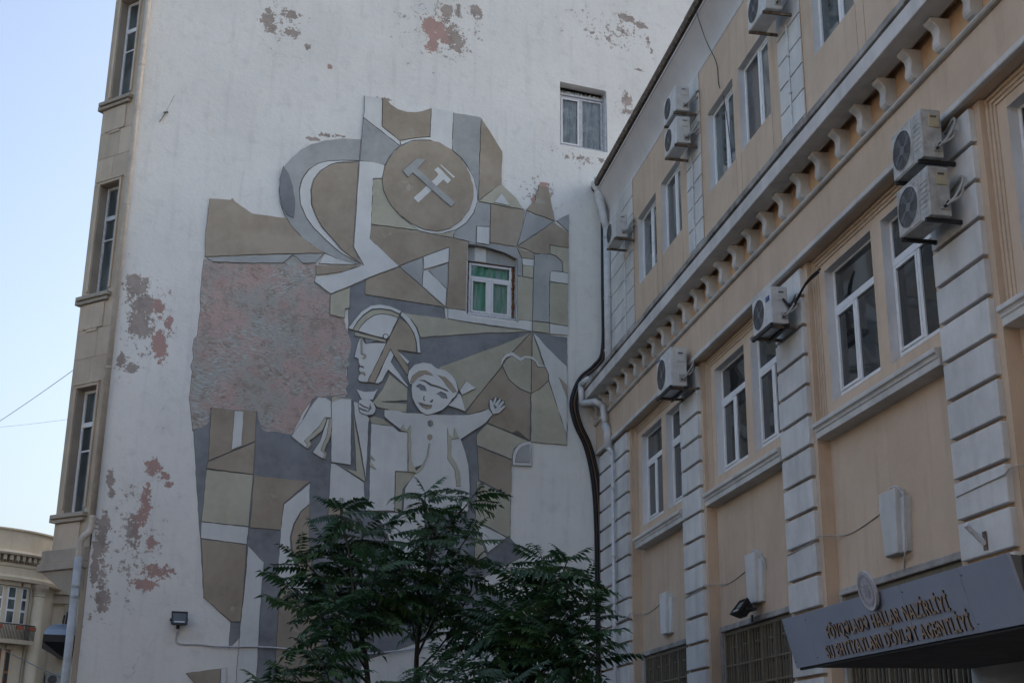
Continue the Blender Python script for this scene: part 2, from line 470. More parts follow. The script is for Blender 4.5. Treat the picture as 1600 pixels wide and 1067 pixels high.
    bump(nt, b, math_(nt, 'SUBTRACT', noise(nt, p, 9, 4, .7), math_(nt, 'MULTIPLY', mk, .7)), .5, .02)
    return mt
M['gable'] = gable_mat()
def curtain_mat(name, a, bcol):
    mt, nt, b = nmat(name)
    p = pos(nt)
    n1 = noise(nt, scaled(nt, p, (6, 6, 1.2)), 1.1, 4, .6)
    n2 = noise(nt, p, 5, 3, .6)
    c = mix(nt, maprange(nt, n1, .42, .58, 0, 1), a, bcol)
    c = mix(nt, maprange(nt, n2, .5, .7, 0, .6), c, tuple(min(1, k*1.35) for k in a))
    nt.links.new(c, b.inputs['Base Color']); b.inputs['Roughness'].default_value = .9
    return mt
M['curtain_green'] = curtain_mat('green_curtain', (.13, .50, .33), (.42, .62, .60))
M['curtain_sheer'] = curtain_mat('sheer_curtain', (.50, .52, .50), (.27, .28, .26))

# ================================================================== the setting
g = MB(); g.add([(-400, -300, 0), (400, -300, 0), (400, 500, 0), (-400, 500, 0)], [(0, 1, 2, 3)])
tag(g.build('ground', M['asphalt']), 'dark asphalt yard and street', kind='structure')

def wall_holes(mb, x0, x1, z0, z1, holes, y, depth, mf=0, mr=1):
    xs = sorted({x0, x1, *[h[0] for h in holes], *[h[1] for h in holes]})
    zs = sorted({z0, z1, *[h[2] for h in holes], *[h[3] for h in holes]})
    for a, b in zip(xs, xs[1:]):
        for c, d in zip(zs, zs[1:]):
            cx, cz = (a+b)/2, (c+d)/2
            if any(h[0] < cx < h[1] and h[2] < cz < h[3] for h in holes): continue
            mb.add([(a, y, c), (b, y, c), (b, y, d), (a, y, d)], [(0, 1, 2, 3)], mf)
    for a, b, c, d in [h[:4] for h in holes]:
        e = y + depth
        mb.add([(a, y, c), (a, y, d), (a, e, d), (a, e, c)], [(0, 1, 2, 3)], mr)
        mb.add([(b, y, c), (b, e, c), (b, e, d), (b, y, d)], [(0, 1, 2, 3)], mr)
        mb.add([(a, y, d), (b, y, d), (b, e, d), (a, e, d)], [(0, 1, 2, 3)], mr)
        mb.add([(a, y, c), (a, e, c), (b, e, c), (b, y, c)], [(0, 1, 2, 3)], mr)
    return mb

LZ = (0, 0, EYE)
# ------------------------------------------------------------------ cream office building on the right
S_END = 25.6
fb = empty('office_building', (P0.x, P0.y, 0), ROT_F)
tag(fb, 'cream three-storey office building with white banded pilasters and bracketed cornice', 'building')
def F(mb, name, mats, bevel=0.0, parent=None, **k):
    return mb.build(name, mats, parent or fb, bevel=bevel, loc=(LZ if parent is None else None), **k)

PC = [1.94 + 4.68*k for k in range(6)]
PIL = [(c-.5, c+.5) for c in PC]
PIL[0] = (0.03, PIL[0][1])
UP_WIN = []
for k, (a, b_) in enumerate([((2.60, 3.98), (4.37, 5.68)), ((7.38, 8.73), (9.02, 10.39)), ((12.13, 13.48), (13.77, 15.12)),
                             ((16.85, 18.2), (18.5, 19.85)), ((21.5, 22.85), (23.15, 24.5))]):
    UP_WIN += [a, b_]
LO_WIN = []
for off in (-9.28, -4.66, 0, 4.68, 9.36):
    LO_WIN += [(12.24+off, 13.68+off), (13.97+off, 15.41+off)]
LO_WIN[1] = (4.70, 6.08); LO_WIN[3] = (9.32, 10.78)
GRI = [(2.66, 5.85), (7.36, 10.50), (12.05, 15.2)]

# body that keeps the light out
b = MB(); b.box(.0, S_END, .32, 11, -EYE, 12.9)
F(b, 'core', M['tar'])
# upper wall
b = MB(); wall_holes(b, 0, S_END, 7.9, 12.34, [(a, c, 9.73, 11.24) for a, c in UP_WIN], 0, .16)
F(b, 'upper_wall', [M['cream'], M['reveal']])
# lower wall with the big windows and the panel zone below it
b = MB(); wall_holes(b, .03, S_END, 4.40, 6.70, [(a, c, 4.60, 6.41) for a, c in LO_WIN], -.12, .16)
F(b, 'middle_wall', [M['cream'], M['reveal']])
b = MB(); wall_holes(b, .03, S_END, -EYE, 4.40, [(a, c, -.75, 2.16) for a, c in GRI] + [(17.2, 19.4, -EYE, .9)], -.05, .22)
b.add([(.03, -.05, 4.40), (S_END, -.05, 4.40), (S_END, -.12, 4.40), (.03, -.12, 4.40)], [(0, 1, 2, 3)], 0)
F(b, 'lower_wall', [M['cream'], M['cream_trim']])

# frieze, ledge, bracket zone, cornice
b = MB()
b.box(.04, S_END, -.35, -.0, 6.665, 7.31)
F(b, 'frieze', M['cream'], .006)
b = MB(); b.box(.04, S_END, -.372, -.30, 6.655, 6.735)
F(b, 'frieze_edge', M['cornice'], .01)
b = MB(); b.sweep([(-.30, 7.312), (-.395, 7.312), (-.415, 7.33), (-.415, 7.352), (-.39, 7.372), (-.30, 7.385)], .05, S_END)
F(b, 'ledge', M['cornice'])
b = MB(); b.box(.03, S_END, -.315, .0, 7.30, 7.92)
F(b, 'bracket_wall', M['ochre'])
b = MB()
b.box(.05, S_END, -.43, -.3, 7.84, 7.90, 1)
b.box(.06, S_END, -.72, -.43, 7.742, 7.955, 0)
F(b, 'cornice', [M['cornice'], M['ochre']], .008)
# flashing in uneven lengths
b_s = .08; k = 0
while b_s < 22:
    L = random.uniform(.55, 1.4)
    b = MB(); dz = random.uniform(-.006, .006); dy = random.uniform(-.006, .01)
    b.sweep([(-.70+dy, 7.975), (-.745+dy, 7.978), (-.75+dy, 8.06+dz), (-.74+dy, 8.075+dz), (-.05, 8.20), (-.05, 7.985)], b_s, min(b_s+L-.006, 22))
    F(b, 'flashing', M['weathered'], .006)
    b_s += L; k += 1
b = MB(); b.box(.07, S_END, -.69, -.05, 7.955, 7.984)
F(b, 'cornice_bed', M['tar'])
# scrolled brackets
prof = []
tp = [(.30, 7.742), (.535, 7.742), (.545, 7.72), (.535, 7.69), (.50, 7.668), (.468, 7.64), (.452, 7.60), (.452, 7.55), (.462, 7.50), (.466, 7.455), (.455, 7.42), (.43, 7.392), (.40, 7.378), (.30, 7.378)]
b = MB(); b.sweep([(-o, z) for o, z in tp], 0, .15)
br_me = b.mesh('bracket', [M['cornice']], .008)
for k in range(-1, 31):
    s = 1.06 + .6585*k
    if s < .25 or s > 20.5: continue
    put('bracket', br_me, fb, (s, random.uniform(-.003, .003), EYE))
# crown cove and gutter
cv = [(0, 12.275)]
for i in range(9):
    t = i/8 * PI/2
    cv.append((-.02 - .30*(1-math.cos(t)) , 12.30 + .58*math.sin(t)))
cv = [(0, 12.27), (-.015, 12.285)] + [(-.015 - .295*(i/8)**1.55, 12.285 + .595*(i/8)**.9) for i in range(1, 9)]
b = MB(); b.sweep(cv + [(-.33, 12.885), (-.335, 12.915), (.2, 12.915), (.2, 12.27)], .04, S_END)
F(b, 'crown_cove', M['cove'], smooth=False)
b = MB(); b.box(.05, S_END, -.325, .1, 12.915, 12.965)
F(b, 'eaves_gap', M['tar'])
b_s = .0
while b_s < S_END:
    L = random.uniform(1.1, 2.3)
    dz = random.uniform(-.012, .012); dy = random.uniform(-.012, .012)
    b = MB(); b.sweep([(-.30+dy, 12.958+dz), (-.375+dy, 12.962+dz), (-.405+dy, 13.03+dz), (-.40+dy, 13.10+dz), (-.37+dy, 13.12+dz), (-.1, 13.16)], b_s, min(b_s+L, S_END))
    F(b, 'gutter', M['rust'], .004)
    b_s += L
b = MB(); b.add([(0, -.2, 13.13), (S_END, -.2, 13.13), (S_END, 11, 14.2), (0, 11, 14.2)], [(0, 1, 2, 3)])
F(b, 'roof', M['roof'])

# lower pilasters: core, side strips, rusticated blocks
ZJ = [2.05 + .4165*k for k in range(-8, 12)]
JG = .046
for k, (a, c) in enumerate(PIL):
    pl = MB()
    pl.box(a+.015, c-.015, -.230, .0, -EYE, 6.664, 0)
    pl.box(a-.115 if k else a+.004, c+.115, -.222, .002, -EYE, 6.662, 1)
    po = F(pl, 'pilaster', [M['joint'], M['cream_trim']], .004)
    bm_ = MB(); bm_.box(0, c-a, -.292, -.20, 0, .4165-JG)
    me = bm_.mesh('block', [M['block']], .008)
    for z in ZJ:
        if z > 6.4: continue
        h = .4165-JG
        if z + .4165 > 6.664:
            t = MB(); t.box(0, c-a, -.292, -.20, 0, 6.66-z-JG); mm = t.mesh('block', [M['block']], .008)
        else: mm = me
        put('block', mm, po, (a, random.uniform(-.003, .003), z + JG/2))
# upper pilasters: thin banded strips
UPIL = [(.06, 2.26), (6.14, 6.99), (10.84, 11.73), (15.55, 16.44), (20.2, 21.1)]
ZU = [8.18 + .4145*k for k in range(11)]
for k, (a, c) in enumerate(UPIL):
    pl = MB(); pl.box(a, c, -.012, .001, 8.0, 12.27)
    po = F(pl, 'upper_pilaster', M['joint'])
    bm_ = MB(); bm_.box(0, c-a, -.030, -.008, 0, .4145-.022)
    me = bm_.mesh('band', [M['block']], .004)
    for z in ZU:
        if z + .4145 > 12.275:
            t = MB(); t.box(0, c-a, -.030, -.008, 0, 12.265-z-.022); mm = t.mesh('band', [M['block']], .004)
        else: mm = me
        put('band', mm, po, (a, random.uniform(-.002, .002), z + .011))
# fine seams in the upper plaster
for (w1, w2) in zip(UP_WIN[::2], UP_WIN[1::2]):
    for s in (w1[1]+.02, w2[0]-.03, w2[1]+.03):
        b = MB(); b.box(s, s+.009, -.003, .002, 8.1, 9.72)
        F(b, 'seam', M['joint'])

# upper windows
for i, (a, c) in enumerate(UP_WIN):
    if a > 17: continue
    fr = MB(); y0, y1 = .10, .155; z0, z1 = 9.735, 11.235; t = .055
    mx_ = a + (c-a)*.52
    fr.box(a+.002, a+t, y0, y1, z0, z1); fr.box(c-t, c-.002, y0, y1, z0, z1)
    fr.box(a+t, c-t, y0, y1, z0, z0+t); fr.box(a+t, c-t, y0, y1, z1-t, z1)
    fr.box(mx_-.035, mx_+.035, y0-.006, y1, z0+t, z1-t)
    fo = F(fr, 'window', M['pvc'], .006)
    for j, (p, q) in enumerate(((a+t, mx_-.035), (mx_+.035, c-t))):
        sh = MB(); w = .045; ya, yb = y0+.012, y1-.004
        zz0, zz1 = z0+t+.004, z1-t-.004
        if j == 1:
            sh.box(p+.003, p+w, ya, yb, zz0, zz1); sh.box(q-w, q-.003, ya, yb, zz0, zz1)
            sh.box(p+w, q-w, ya, yb, zz0, zz0+w); sh.box(p+w, q-w, ya, yb, zz1-w, zz1)
            so = F(sh, 'sash', M['pvc'], .004, fo)
        pn = MB(); pn.box(p+.002, q-.002, y0+.03, y0+.036, zz0, zz1)
        F(pn, 'pane', M['pane_net'] if (i == 3 and j == 0) else M['pane_up'], 0, fo)
# lower windows: transom light over a pair of casements
for i, (a, c) in enumerate(LO_WIN):
    if a > 17: continue
    y0, y1 = -.01, .035; z0, z1 = 4.60, 6.405; t = .05
    zt0, zt1 = 5.80, 5.90
    mx_ = a + .66
    # sloping plaster sill inside the opening
    sl = MB(); sl.sweep([(-.118, 4.60), (-.118, 4.612), (y1, 4.70), (y1, 4.60)], a+.002, c-.002)
    F(sl, 'inner_sill', M['cream_trim'])
    fr = MB()
    zb = 4.685
    fr.box(a+.003, a+t, y0, y1, zb, z1); fr.box(c-t, c-.003, y0, y1, zb, z1)
    fr.box(a+t, c-t, y0, y1, zb, zb+t); fr.box(a+t, c-t, y0, y1, z1-.03, z1)
    fr.box(a+t, c-t, y0-.008, y1, zt0, zt1)
    fr.box(mx_-.03, mx_+.03, y0-.004, y1, zb+t, zt0)
    fo = F(fr, 'window', M['pvc'], .006)
    def sash(p, q, za, zc, w=.04):
        sh = MB(); ya, yb = y0-.012, y1-.006
        sh.box(p, p+w, ya, yb, za, zc); sh.box(q-w, q, ya, yb, za, zc)
        sh.box(p+w, q-w, ya, yb, za, za+w); sh.box(p+w, q-w, ya, yb, zc-w, zc)
        F(sh, 'sash', M['pvc'], .005, fo)
    sash(a+t+.003, mx_-.033, zb+t+.003, zt0-.004)
    for (p, q, za, zc) in ((a+t, mx_-.03, zb+t, zt0), (mx_+.03, c-t, zb+t, zt0), (a+t, c-t, zt1, z1-.03)):
        pn = MB(); pn.box(p+.002, q-.002, y0+.02, y0+.026, za+.002, zc-.002)
        F(pn, 'pane', M['pane'], 0, fo)
# moulded casings, sills, keystones
for k in range(5):
    L_, R_ = PIL[k][1] + .115, PIL[k+1][0] - .115
    wa, wb = LO_WIN[2*k][0], LO_WIN[2*k+1][1]
    for (d, o_) in ((.0, .165), (.05, .150), (.10, .137)):
        cs = MB(); a, c = L_ + d, min(R_ - d, R_ - .005); zt = 6.655 - d*.9
        w = .05
        cs.box(a, a+w-.004, -o_, -.119, 4.42, zt)
        if wb + .02 < c - w: cs.box(c-w+.004, c, -o_, -.119, 4.42, zt)
        cs.box(a+w, c-w, -o_, -.119, zt-.046, zt)
        F(cs, 'casing', M['cream_trim'], .005)
    sl = MB(); sl.sweep([(-.045, 4.40), (-.30, 4.372), (-.308, 4.35), (-.308, 4.315), (-.285, 4.305), (-.272, 4.285), (-.272, 4.265), (-.255, 4.255), (-.255, 4.175), (-.045, 4.165)], L_+.045 if k else L_+.3, R_-.02)
    F(sl, 'sill', M['cornice'], .004)
for (c0, w0) in ((4.38, .24), (9.02, .225), (13.69, .215)):
    ks = MB()
    ks.prism([(c0-.165, 2.42), (c0+.165, 2.42), (c0+.22, 3.15), (c0-.22, 3.15)], -.175, -.04)
    ks.prism([(c0-.27, 2.425), (c0+.27, 2.425), (c0+.36, 3.04), (c0-.36, 3.04)], -.115, -.04)
    F(ks, 'keystone', M['block'], .008)

# ground floor window grilles
for gi, (a, c) in enumerate(GRI):
    lt = MB()
    lt.box(a-.09, c+.09, -.085, -.04, 2.161, 2.25); lt.box(a-.09, a-.002, -.085, -.04, -.8, 2.16); lt.box(c+.002, c+.09, -.085, -.04, -.8, 2.16)
    lt.box(a-.05, c+.05, -.10, -.086, 2.163, 2.20)
    F(lt, 'opening_surround', M['weathered'], .006)
    pn = MB(); pn.box(a, c, .10, .11, -.75, 2.16)
    po = F(pn, 'dark_window', M['pane'])
    fr = MB(); t = .05
    fr.box(a+.004, a+t, -.045, -.005, -.75, 2.155); fr.box(c-t, c-.004, -.045, -.005, -.75, 2.155)
    fr.box(a+t, c-t, -.045, -.005, 2.10, 2.155); fr.box(a+t, c-t, -.04, -.01, 1.30, 1.335)
    fr.box(a+t, c-t, -.04, -.01, 1.62, 1.65)
    go = F(fr, 'window_grille', M['iron'], .004)
    thin = MB(); thin.box(-.009, .009, -.036, -.014, -.75, 2.10); thin_m = thin.mesh('bar', [M['iron']])
    thk = MB(); thk.box(-.022, .022, -.050, -.006, -.75, 2.10); thk_m = thk.mesh('bar', [M['iron']])
    n = int((c - a - 2*t) / .105)
    for j in range(1, n):
        x = a + t + (c-a-2*t)*j/n
        put('bar', thk_m if j % 5 == 0 else thin_m, go, (x, 0, 0))
        if j % 5 == 3 and gi < 2:
            kn = MB(); kn.box(x-.06, x+.06, -.042, -.008, 1.90, 1.925); F(kn, 'cross_bar', M['iron'], 0, go)
dp = MB(); dp.box(17.2, 19.4, .12, .16, -EYE, .9)
F(dp, 'entrance_door', M['black_metal'])

# ------------------------------------------------------------------ white gable house on the left
wb_ = empty('gable_house', (P0.x, P0.y, 0), ROT_W)
tag(wb_, 'tall house with flaking white blank gable wall and limestone oriel on its left corner', 'building')
def W(mb, name, mats, bevel=0.0, parent=None, **k):
    return mb.build(name, mats, parent or wb_, bevel=bevel, loc=(LZ if parent is None else None), **k)
UL = -10.70
HOLE_M = [(-3.385, 9.545), (-2.235, 9.535), (-2.235, 11.03), (-2.36, 11.10), (-2.52, 11.155), (-2.70, 11.19), (-2.90, 11.205), (-3.10, 11.215), (-3.385, 11.20)]
HOLE_T = [(-1.195, 14.025), (.015, 14.03), (.0, 15.62), (-.03, 15.655), (-1.195, 15.685)]
from mathutils.geometry import tessellate_polygon
def ring(poly, cx, cz, zz0):
    return poly
outer = [(UL, -EYE), (4.2, -EYE), (4.2, 21), (UL, 21)]
loops = [[Vector((x, z, 0)) for x, z in lp] for lp in (outer, HOLE_M[::-1], HOLE_T[::-1])]
flat = [(p.x, 0, p.y) for lp in loops for p in lp]
b = MB(); b.add(flat, [tuple(t) for t in tessellate_polygon(loops)], 0)
for hole, dep, mi in ((HOLE_M, .24, 1), (HOLE_T, .26, 2)):
    n = len(hole)
    for i in range(n):
        p, q = hole[i], hole[(i+1) % n]
        b.add([(p[0], 0, p[1]), (q[0], 0, q[1]), (q[0], dep, q[1]), (p[0], dep, p[1])], [(0, 1, 2, 3)], mi)
b.add([(UL, 0, -EYE), (UL, 0, 21), (UL, 9, 21), (UL, 9, -EYE)], [(0, 1, 2, 3)], 3)
W(b, 'gable_wall', [M['gable'], M['mg'], M['reveal'], M['stone']])
b = MB(); b.box(UL+.05, 4.1, .9, 9, -EYE, 20.9); W(b, 'core', M['tar'])
b = MB(); b.box(UL-.1, 4.3, -.1, 9.2, 21.0, 21.2); W(b, 'roof', M['roof'])
# rooms behind the two windows
for (x0, x1, z0, z1) in ((-3.6, -2.05, 9.4, 11.3), (-1.4, .2, 13.8, 15.8)):
    b = MB(); y0, y1 = .20, .88
    b.add([(x0,y1,z0),(x1,y1,z0),(x1,y1,z1),(x0,y1,z1)], [(0,1,2,3)]); b.add([(x0,y0,z0),(x0,y1,z0),(x0,y1,z1),(x0,y0,z1)], [(0,1,2,3)])
    b.add([(x1,y0,z0),(x1,y1,z0),(x1,y1,z1),(x1,y0,z1)], [(0,1,2,3)]); b.add([(x0,y0,z1),(x1,y0,z1),(x1,y1,z1),(x0,y1,z1)], [(0,1,2,3)])
    b.add([(x0,y0,z0),(x1,y0,z0),(x1,y1,z0),(x0,y1,z0)], [(0,1,2,3)])
    W(b, 'room', M['underside'])
def curtain(name, x0, x1, z0, z1, y, mat, amp=.03, n=40, f=9.0, ph=0.0):
    b = MB(); v = []
    for j in range(7):
        for i in range(n+1):
            t = i/n; zz = z0 + (z1-z0)*j/6
            v.append((x0+(x1-x0)*t, y + amp*math.sin(f*2*PI*t+ph+.5*math.sin(j*.7)) + .4*amp*math.sin(f*5*t+j*.6), zz))
    fs = [(j*(n+1)+i, j*(n+1)+i+1, (j+1)*(n+1)+i+1, (j+1)*(n+1)+i) for j in range(6) for i in range(n)]
    b.add(v, fs)
    o = W(b, name, mat, smooth=True); return o
curtain('curtain', -3.36, -2.22, 9.5, 11.0, .245, M['curtain_green'], .022, 46, 8)
curtain('curtain', -1.22, -.62, 13.9, 15.6, .255, M['curtain_sheer'], .018, 40, 9)
curtain('curtain', -.60, .03, 13.9, 15.6, .27, M['curtain_sheer'], .025, 40, 6, 1.0)
# window in the mural
fr = MB(); y0, y1 = .15, .21; a, c, z0, z1 = -3.31, -2.30, 9.62, 10.84; t = .055; zt = 10.50
fr.box(a, a+t, y0, y1, z0, z1); fr.box(c-t, c, y0, y1, z0, z1); fr.box(a+t, c-t, y0, y1, z0, z0+t); fr.box(a+t, c-t, y0, y1, z1-t, z1)
fr.box(a+t, c-t, y0-.004, y1, zt-.045, zt+.03); xm = (a+c)/2 - .015; fr.box(xm-.04, xm+.04, y0-.002, y1, z0+t, zt-.045)
fo = W(fr, 'window', M['pvc'], .007)
for (p, q) in ((a+t+.004, xm-.044), (xm+.044, c-t-.004)):
    sh = MB(); w = .042; za, zc = z0+t+.004, zt-.05
    sh.box(p, p+w, y0-.012, y1-.01, za, zc); sh.box(q-w, q, y0-.012, y1-.01, za, zc); sh.box(p+w, q-w, y0-.012, y1-.01, za, za+w); sh.box(p+w, q-w, y0-.012, y1-.01, zc-w, zc)
    W(sh, 'sash', M['pvc'], .005, fo)
    pn = MB(); pn.box(p+w-.005, q-w+.005, y0+.02, y0+.025, za+w-.005, zc-w+.005); W(pn, 'pane', M['glass'], 0, fo)
pn = MB(); pn.box(a+t-.005, c-t+.005, y0+.02, y0+.025, zt+.025, z1-t+.005); W(pn, 'pane', M['glass'], 0, fo)
# lintel board and foam filling round it
b = MB(); b.prism([(-3.384, 10.86), (-2.236, 10.86), (-2.236, 11.0), (-2.5, 11.13), (-2.9, 11.19), (-3.384, 11.19)], .11, .2)
W(b, 'lintel_infill', M['mg'])
b = MB(); b.prism([(-3.20, 10.87), (-2.93, 10.87), (-2.93, 11.19), (-3.20, 11.20)], .095, .109); W(b, 'lintel_patch', M['mw'])
foam = plain('old_foam', (.23, .085, .04), .95, 0, .6, 25)
b = MB()
for (x, za, zc, r_) in ((-3.345, 9.62, 10.87, .022), (-2.268, 9.58, 10.88, .026)):
    zz = za; pts = []; rr = []
    while zz < zc:
        pts.append((x + random.uniform(-.012, .012), .15, zz)); rr.append(r_*random.choice((.35, .6, 1.0, 1.5))); zz += .05
    b.tube(pts, rr, 6)
pts = [(-3.33 + 1.06*i/14, .145, 10.862 + random.uniform(-.006, .006)) for i in range(15)]
b.tube(pts, [random.uniform(.008, .02) for _ in pts], 6)
W(b, 'foam_filling', foam, smooth=True)
b = MB(); b.box(-3.37, -2.24, .02, .15, 9.545, 9.60); W(b, 'window_board', M['old_white'], .01)
# window at the top right
fr = MB(); y0, y1 = .17, .23; a, c, z0, z1 = -1.16, -.035, 14.10, 15.42; t = .05; xm = -.60
fr.box(a-.03, a+t, y0, y1, z0, z1); fr.box(c-t, c, y0, y1, z0, z1); fr.box(a+t, c-t, y0, y1, z0, z0+t); fr.box(a+t, c-t, y0, y1, z1-t, z1); fr.box(xm-.045, xm+.045, y0-.004, y1, z0+t, z1-t)
fo = W(fr, 'window', M['old_white'], .006)
for (p, q) in ((a+t, xm-.045), (xm+.045, c-t)):
    pn = MB(); pn.box(p, q, y0+.02, y0+.025, z0+t, z1-t); W(pn, 'pane', M['glass'], 0, fo)
sh = MB(); p, q, w = a+t+.003, xm-.048, .04; za, zc = z0+t+.003, z1-t-.003
sh.box(p, p+w, y0-.014, y0+.016, za, zc); sh.box(q-w, q, y0-.014, y0+.016, za, zc); sh.box(p+w, q-w, y0-.014, y0+.016, za, za+w); sh.box(p+w, q-w, y0-.014, y0+.016, zc-w, zc)
W(sh, 'sash', M['pvc'], .005, fo)
b = MB(); b.box(-1.19, .0, .16, .25, 15.44, 15.50); W(b, 'lintel_board', M['old_white'], .01)
b = MB(); b.box(-.03, .012, .03, .24, 14.04, 15.45); W(b, 'plaster_jamb', M['old_white'], .015)
b = MB(); b.box(-1.19, .01, .10, .24, 14.03, 14.09); W(b, 'window_board', M['old_white'], .01)

# limestone oriel: canted face running away from the gable corner
EA = -0.8980                       # angle of the canted face in the wall's frame
EX = Vector((math.cos(EA), math.sin(EA)))    # to the right along the face, towards the gable corner
EN = Vector((-EX.y, EX.x))                   # into the oriel
C0 = Vector((UL-.06, .0))
def emesh(mb):
    out = []
    for x, y, z in mb.v:
        p = C0 + EX * x + EN * y
        out.append((p.x, p.y, z))
    mb.v = out; return mb
def E_(mb, name, mats, bevel=0.0, parent=None): return W(emesh(mb), name, mats, bevel, parent)
STO = [(4.68, 7.20), (9.15, 11.62), (13.57, 16.05), (18.0, 20.4)]
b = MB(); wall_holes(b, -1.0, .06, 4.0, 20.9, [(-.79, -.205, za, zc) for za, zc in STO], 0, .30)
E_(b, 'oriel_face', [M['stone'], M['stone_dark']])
# street side of the oriel and its soffit
pB = C0 - EX*1.0
b = MB()
b.add([(pB.x, pB.y, 4.0), (pB.x, pB.y+2.6, 4.0), (pB.x, pB.y+2.6, 20.9), (pB.x, pB.y, 20.9)], [(0, 1, 2, 3)])
b.add([(pB.x, pB.y+2.6, 4.0), (UL, pB.y+3.4, 4.0), (UL, pB.y+3.4, 20.9), (pB.x, pB.y+2.6, 20.9)], [(0, 1, 2, 3)])
W(b, 'oriel_side', M['stone'])
b = MB(); b.add([(UL-.02, .32, 4.0), (pB.x+.25, pB.y+.25, 4.0), (pB.x+.25, pB.y+.25, 20.9), (UL-.02, .32, 20.9)], [(0,1,2,3)])
W(b, 'oriel_core', M['tar'])
# ashlar courses as separate stones on the canted face between the windows
for (zb, zt_) in ((7.22, 9.02), (11.64, 13.44), (16.07, 17.85)):
    hh = (zt_-zb)/3
    for r_ in range(3):
        xs = [-.995, -.5 + .12*(r_ % 2), .045]
        for a, c in zip(xs, xs[1:]):
            s = MB(); s.box(a+.003, c-.003, -.008, .02, zb+r_*hh+.003, zb+(r_+1)*hh-.003)
            E_(s, 'ashlar_stone', M['stone'], .004)
for (za, zc) in STO[:3]:
    fr = MB()
    fr.box(-.86, -.795, -.04, .02, za+.1, zc+.06); fr.box(-.2, -.15, -.04, .02, za+.1, zc+.06); fr.box(-.795, -.2, -.04, .02, zc+.005, zc+.06)
    fr.box(-.90, -.12, -.055, .02, zc+.062, zc+.10)
    E_(fr, 'surround', M['stone'], .006)
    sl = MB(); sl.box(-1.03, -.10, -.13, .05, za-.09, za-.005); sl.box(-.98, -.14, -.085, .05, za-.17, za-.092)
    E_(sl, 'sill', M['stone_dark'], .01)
    ap = MB(); ap.box(-.84, -.25, -.035, .02, za-.72, za-.18); ap.box(-.72, -.40, -.03, .02, za-.78, za-.722)
    E_(ap, 'apron', M['stone'], .006)
    ps = MB(); ps.box(-1.16, -1.0, -.03, .3, za-.13, za-.02)
    E_(ps, 'sill_return', M['stone_dark'], .01)
    fr = MB(); y0, y1 = .17, .24; a, c = -.78, -.21; t = .06; zt2 = zc-.72
    fr.box(a, a+t, y0, y1, za, zc-.01); fr.box(c-t, c, y0, y1, za, zc-.01); fr.box(a+t, c-t, y0, y1, za, za+t); fr.box(a+t, c-t, y0, y1, zc-.07, zc-.01)
    fr.box(a+t, c-t, y0-.01, y1, zt2-.05, zt2+.05); fr.box(a+t, c-t, y0+.005, y1, za+1.25, za+1.285)
    fo = E_(fr, 'window', M['old_white'] if za == 9.15 else M['pvc'], .006)
    for (p, q) in ((za+t, za+1.25), (za+1.285, zt2-.05), (zt2+.05, zc-.07)):
        pn = MB(); pn.box(a+t, c-t, y0+.03, y0+.036, p, q); E_(pn, 'pane', M['pane_up'], 0, fo)
b = MB()
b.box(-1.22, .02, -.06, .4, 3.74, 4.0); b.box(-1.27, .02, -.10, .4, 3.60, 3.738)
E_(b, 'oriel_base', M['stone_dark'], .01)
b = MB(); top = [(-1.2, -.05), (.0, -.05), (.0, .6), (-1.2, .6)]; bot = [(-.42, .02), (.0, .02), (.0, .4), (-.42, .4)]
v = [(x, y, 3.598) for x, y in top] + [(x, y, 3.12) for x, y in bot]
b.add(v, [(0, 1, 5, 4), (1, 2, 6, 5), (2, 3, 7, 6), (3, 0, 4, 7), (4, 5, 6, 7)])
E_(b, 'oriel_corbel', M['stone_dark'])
b = MB(); b.box(UL-.10, UL-.002, .012, 3.0, -EYE, 3.9); W(b, 'corner_render', M['stone'], .006)

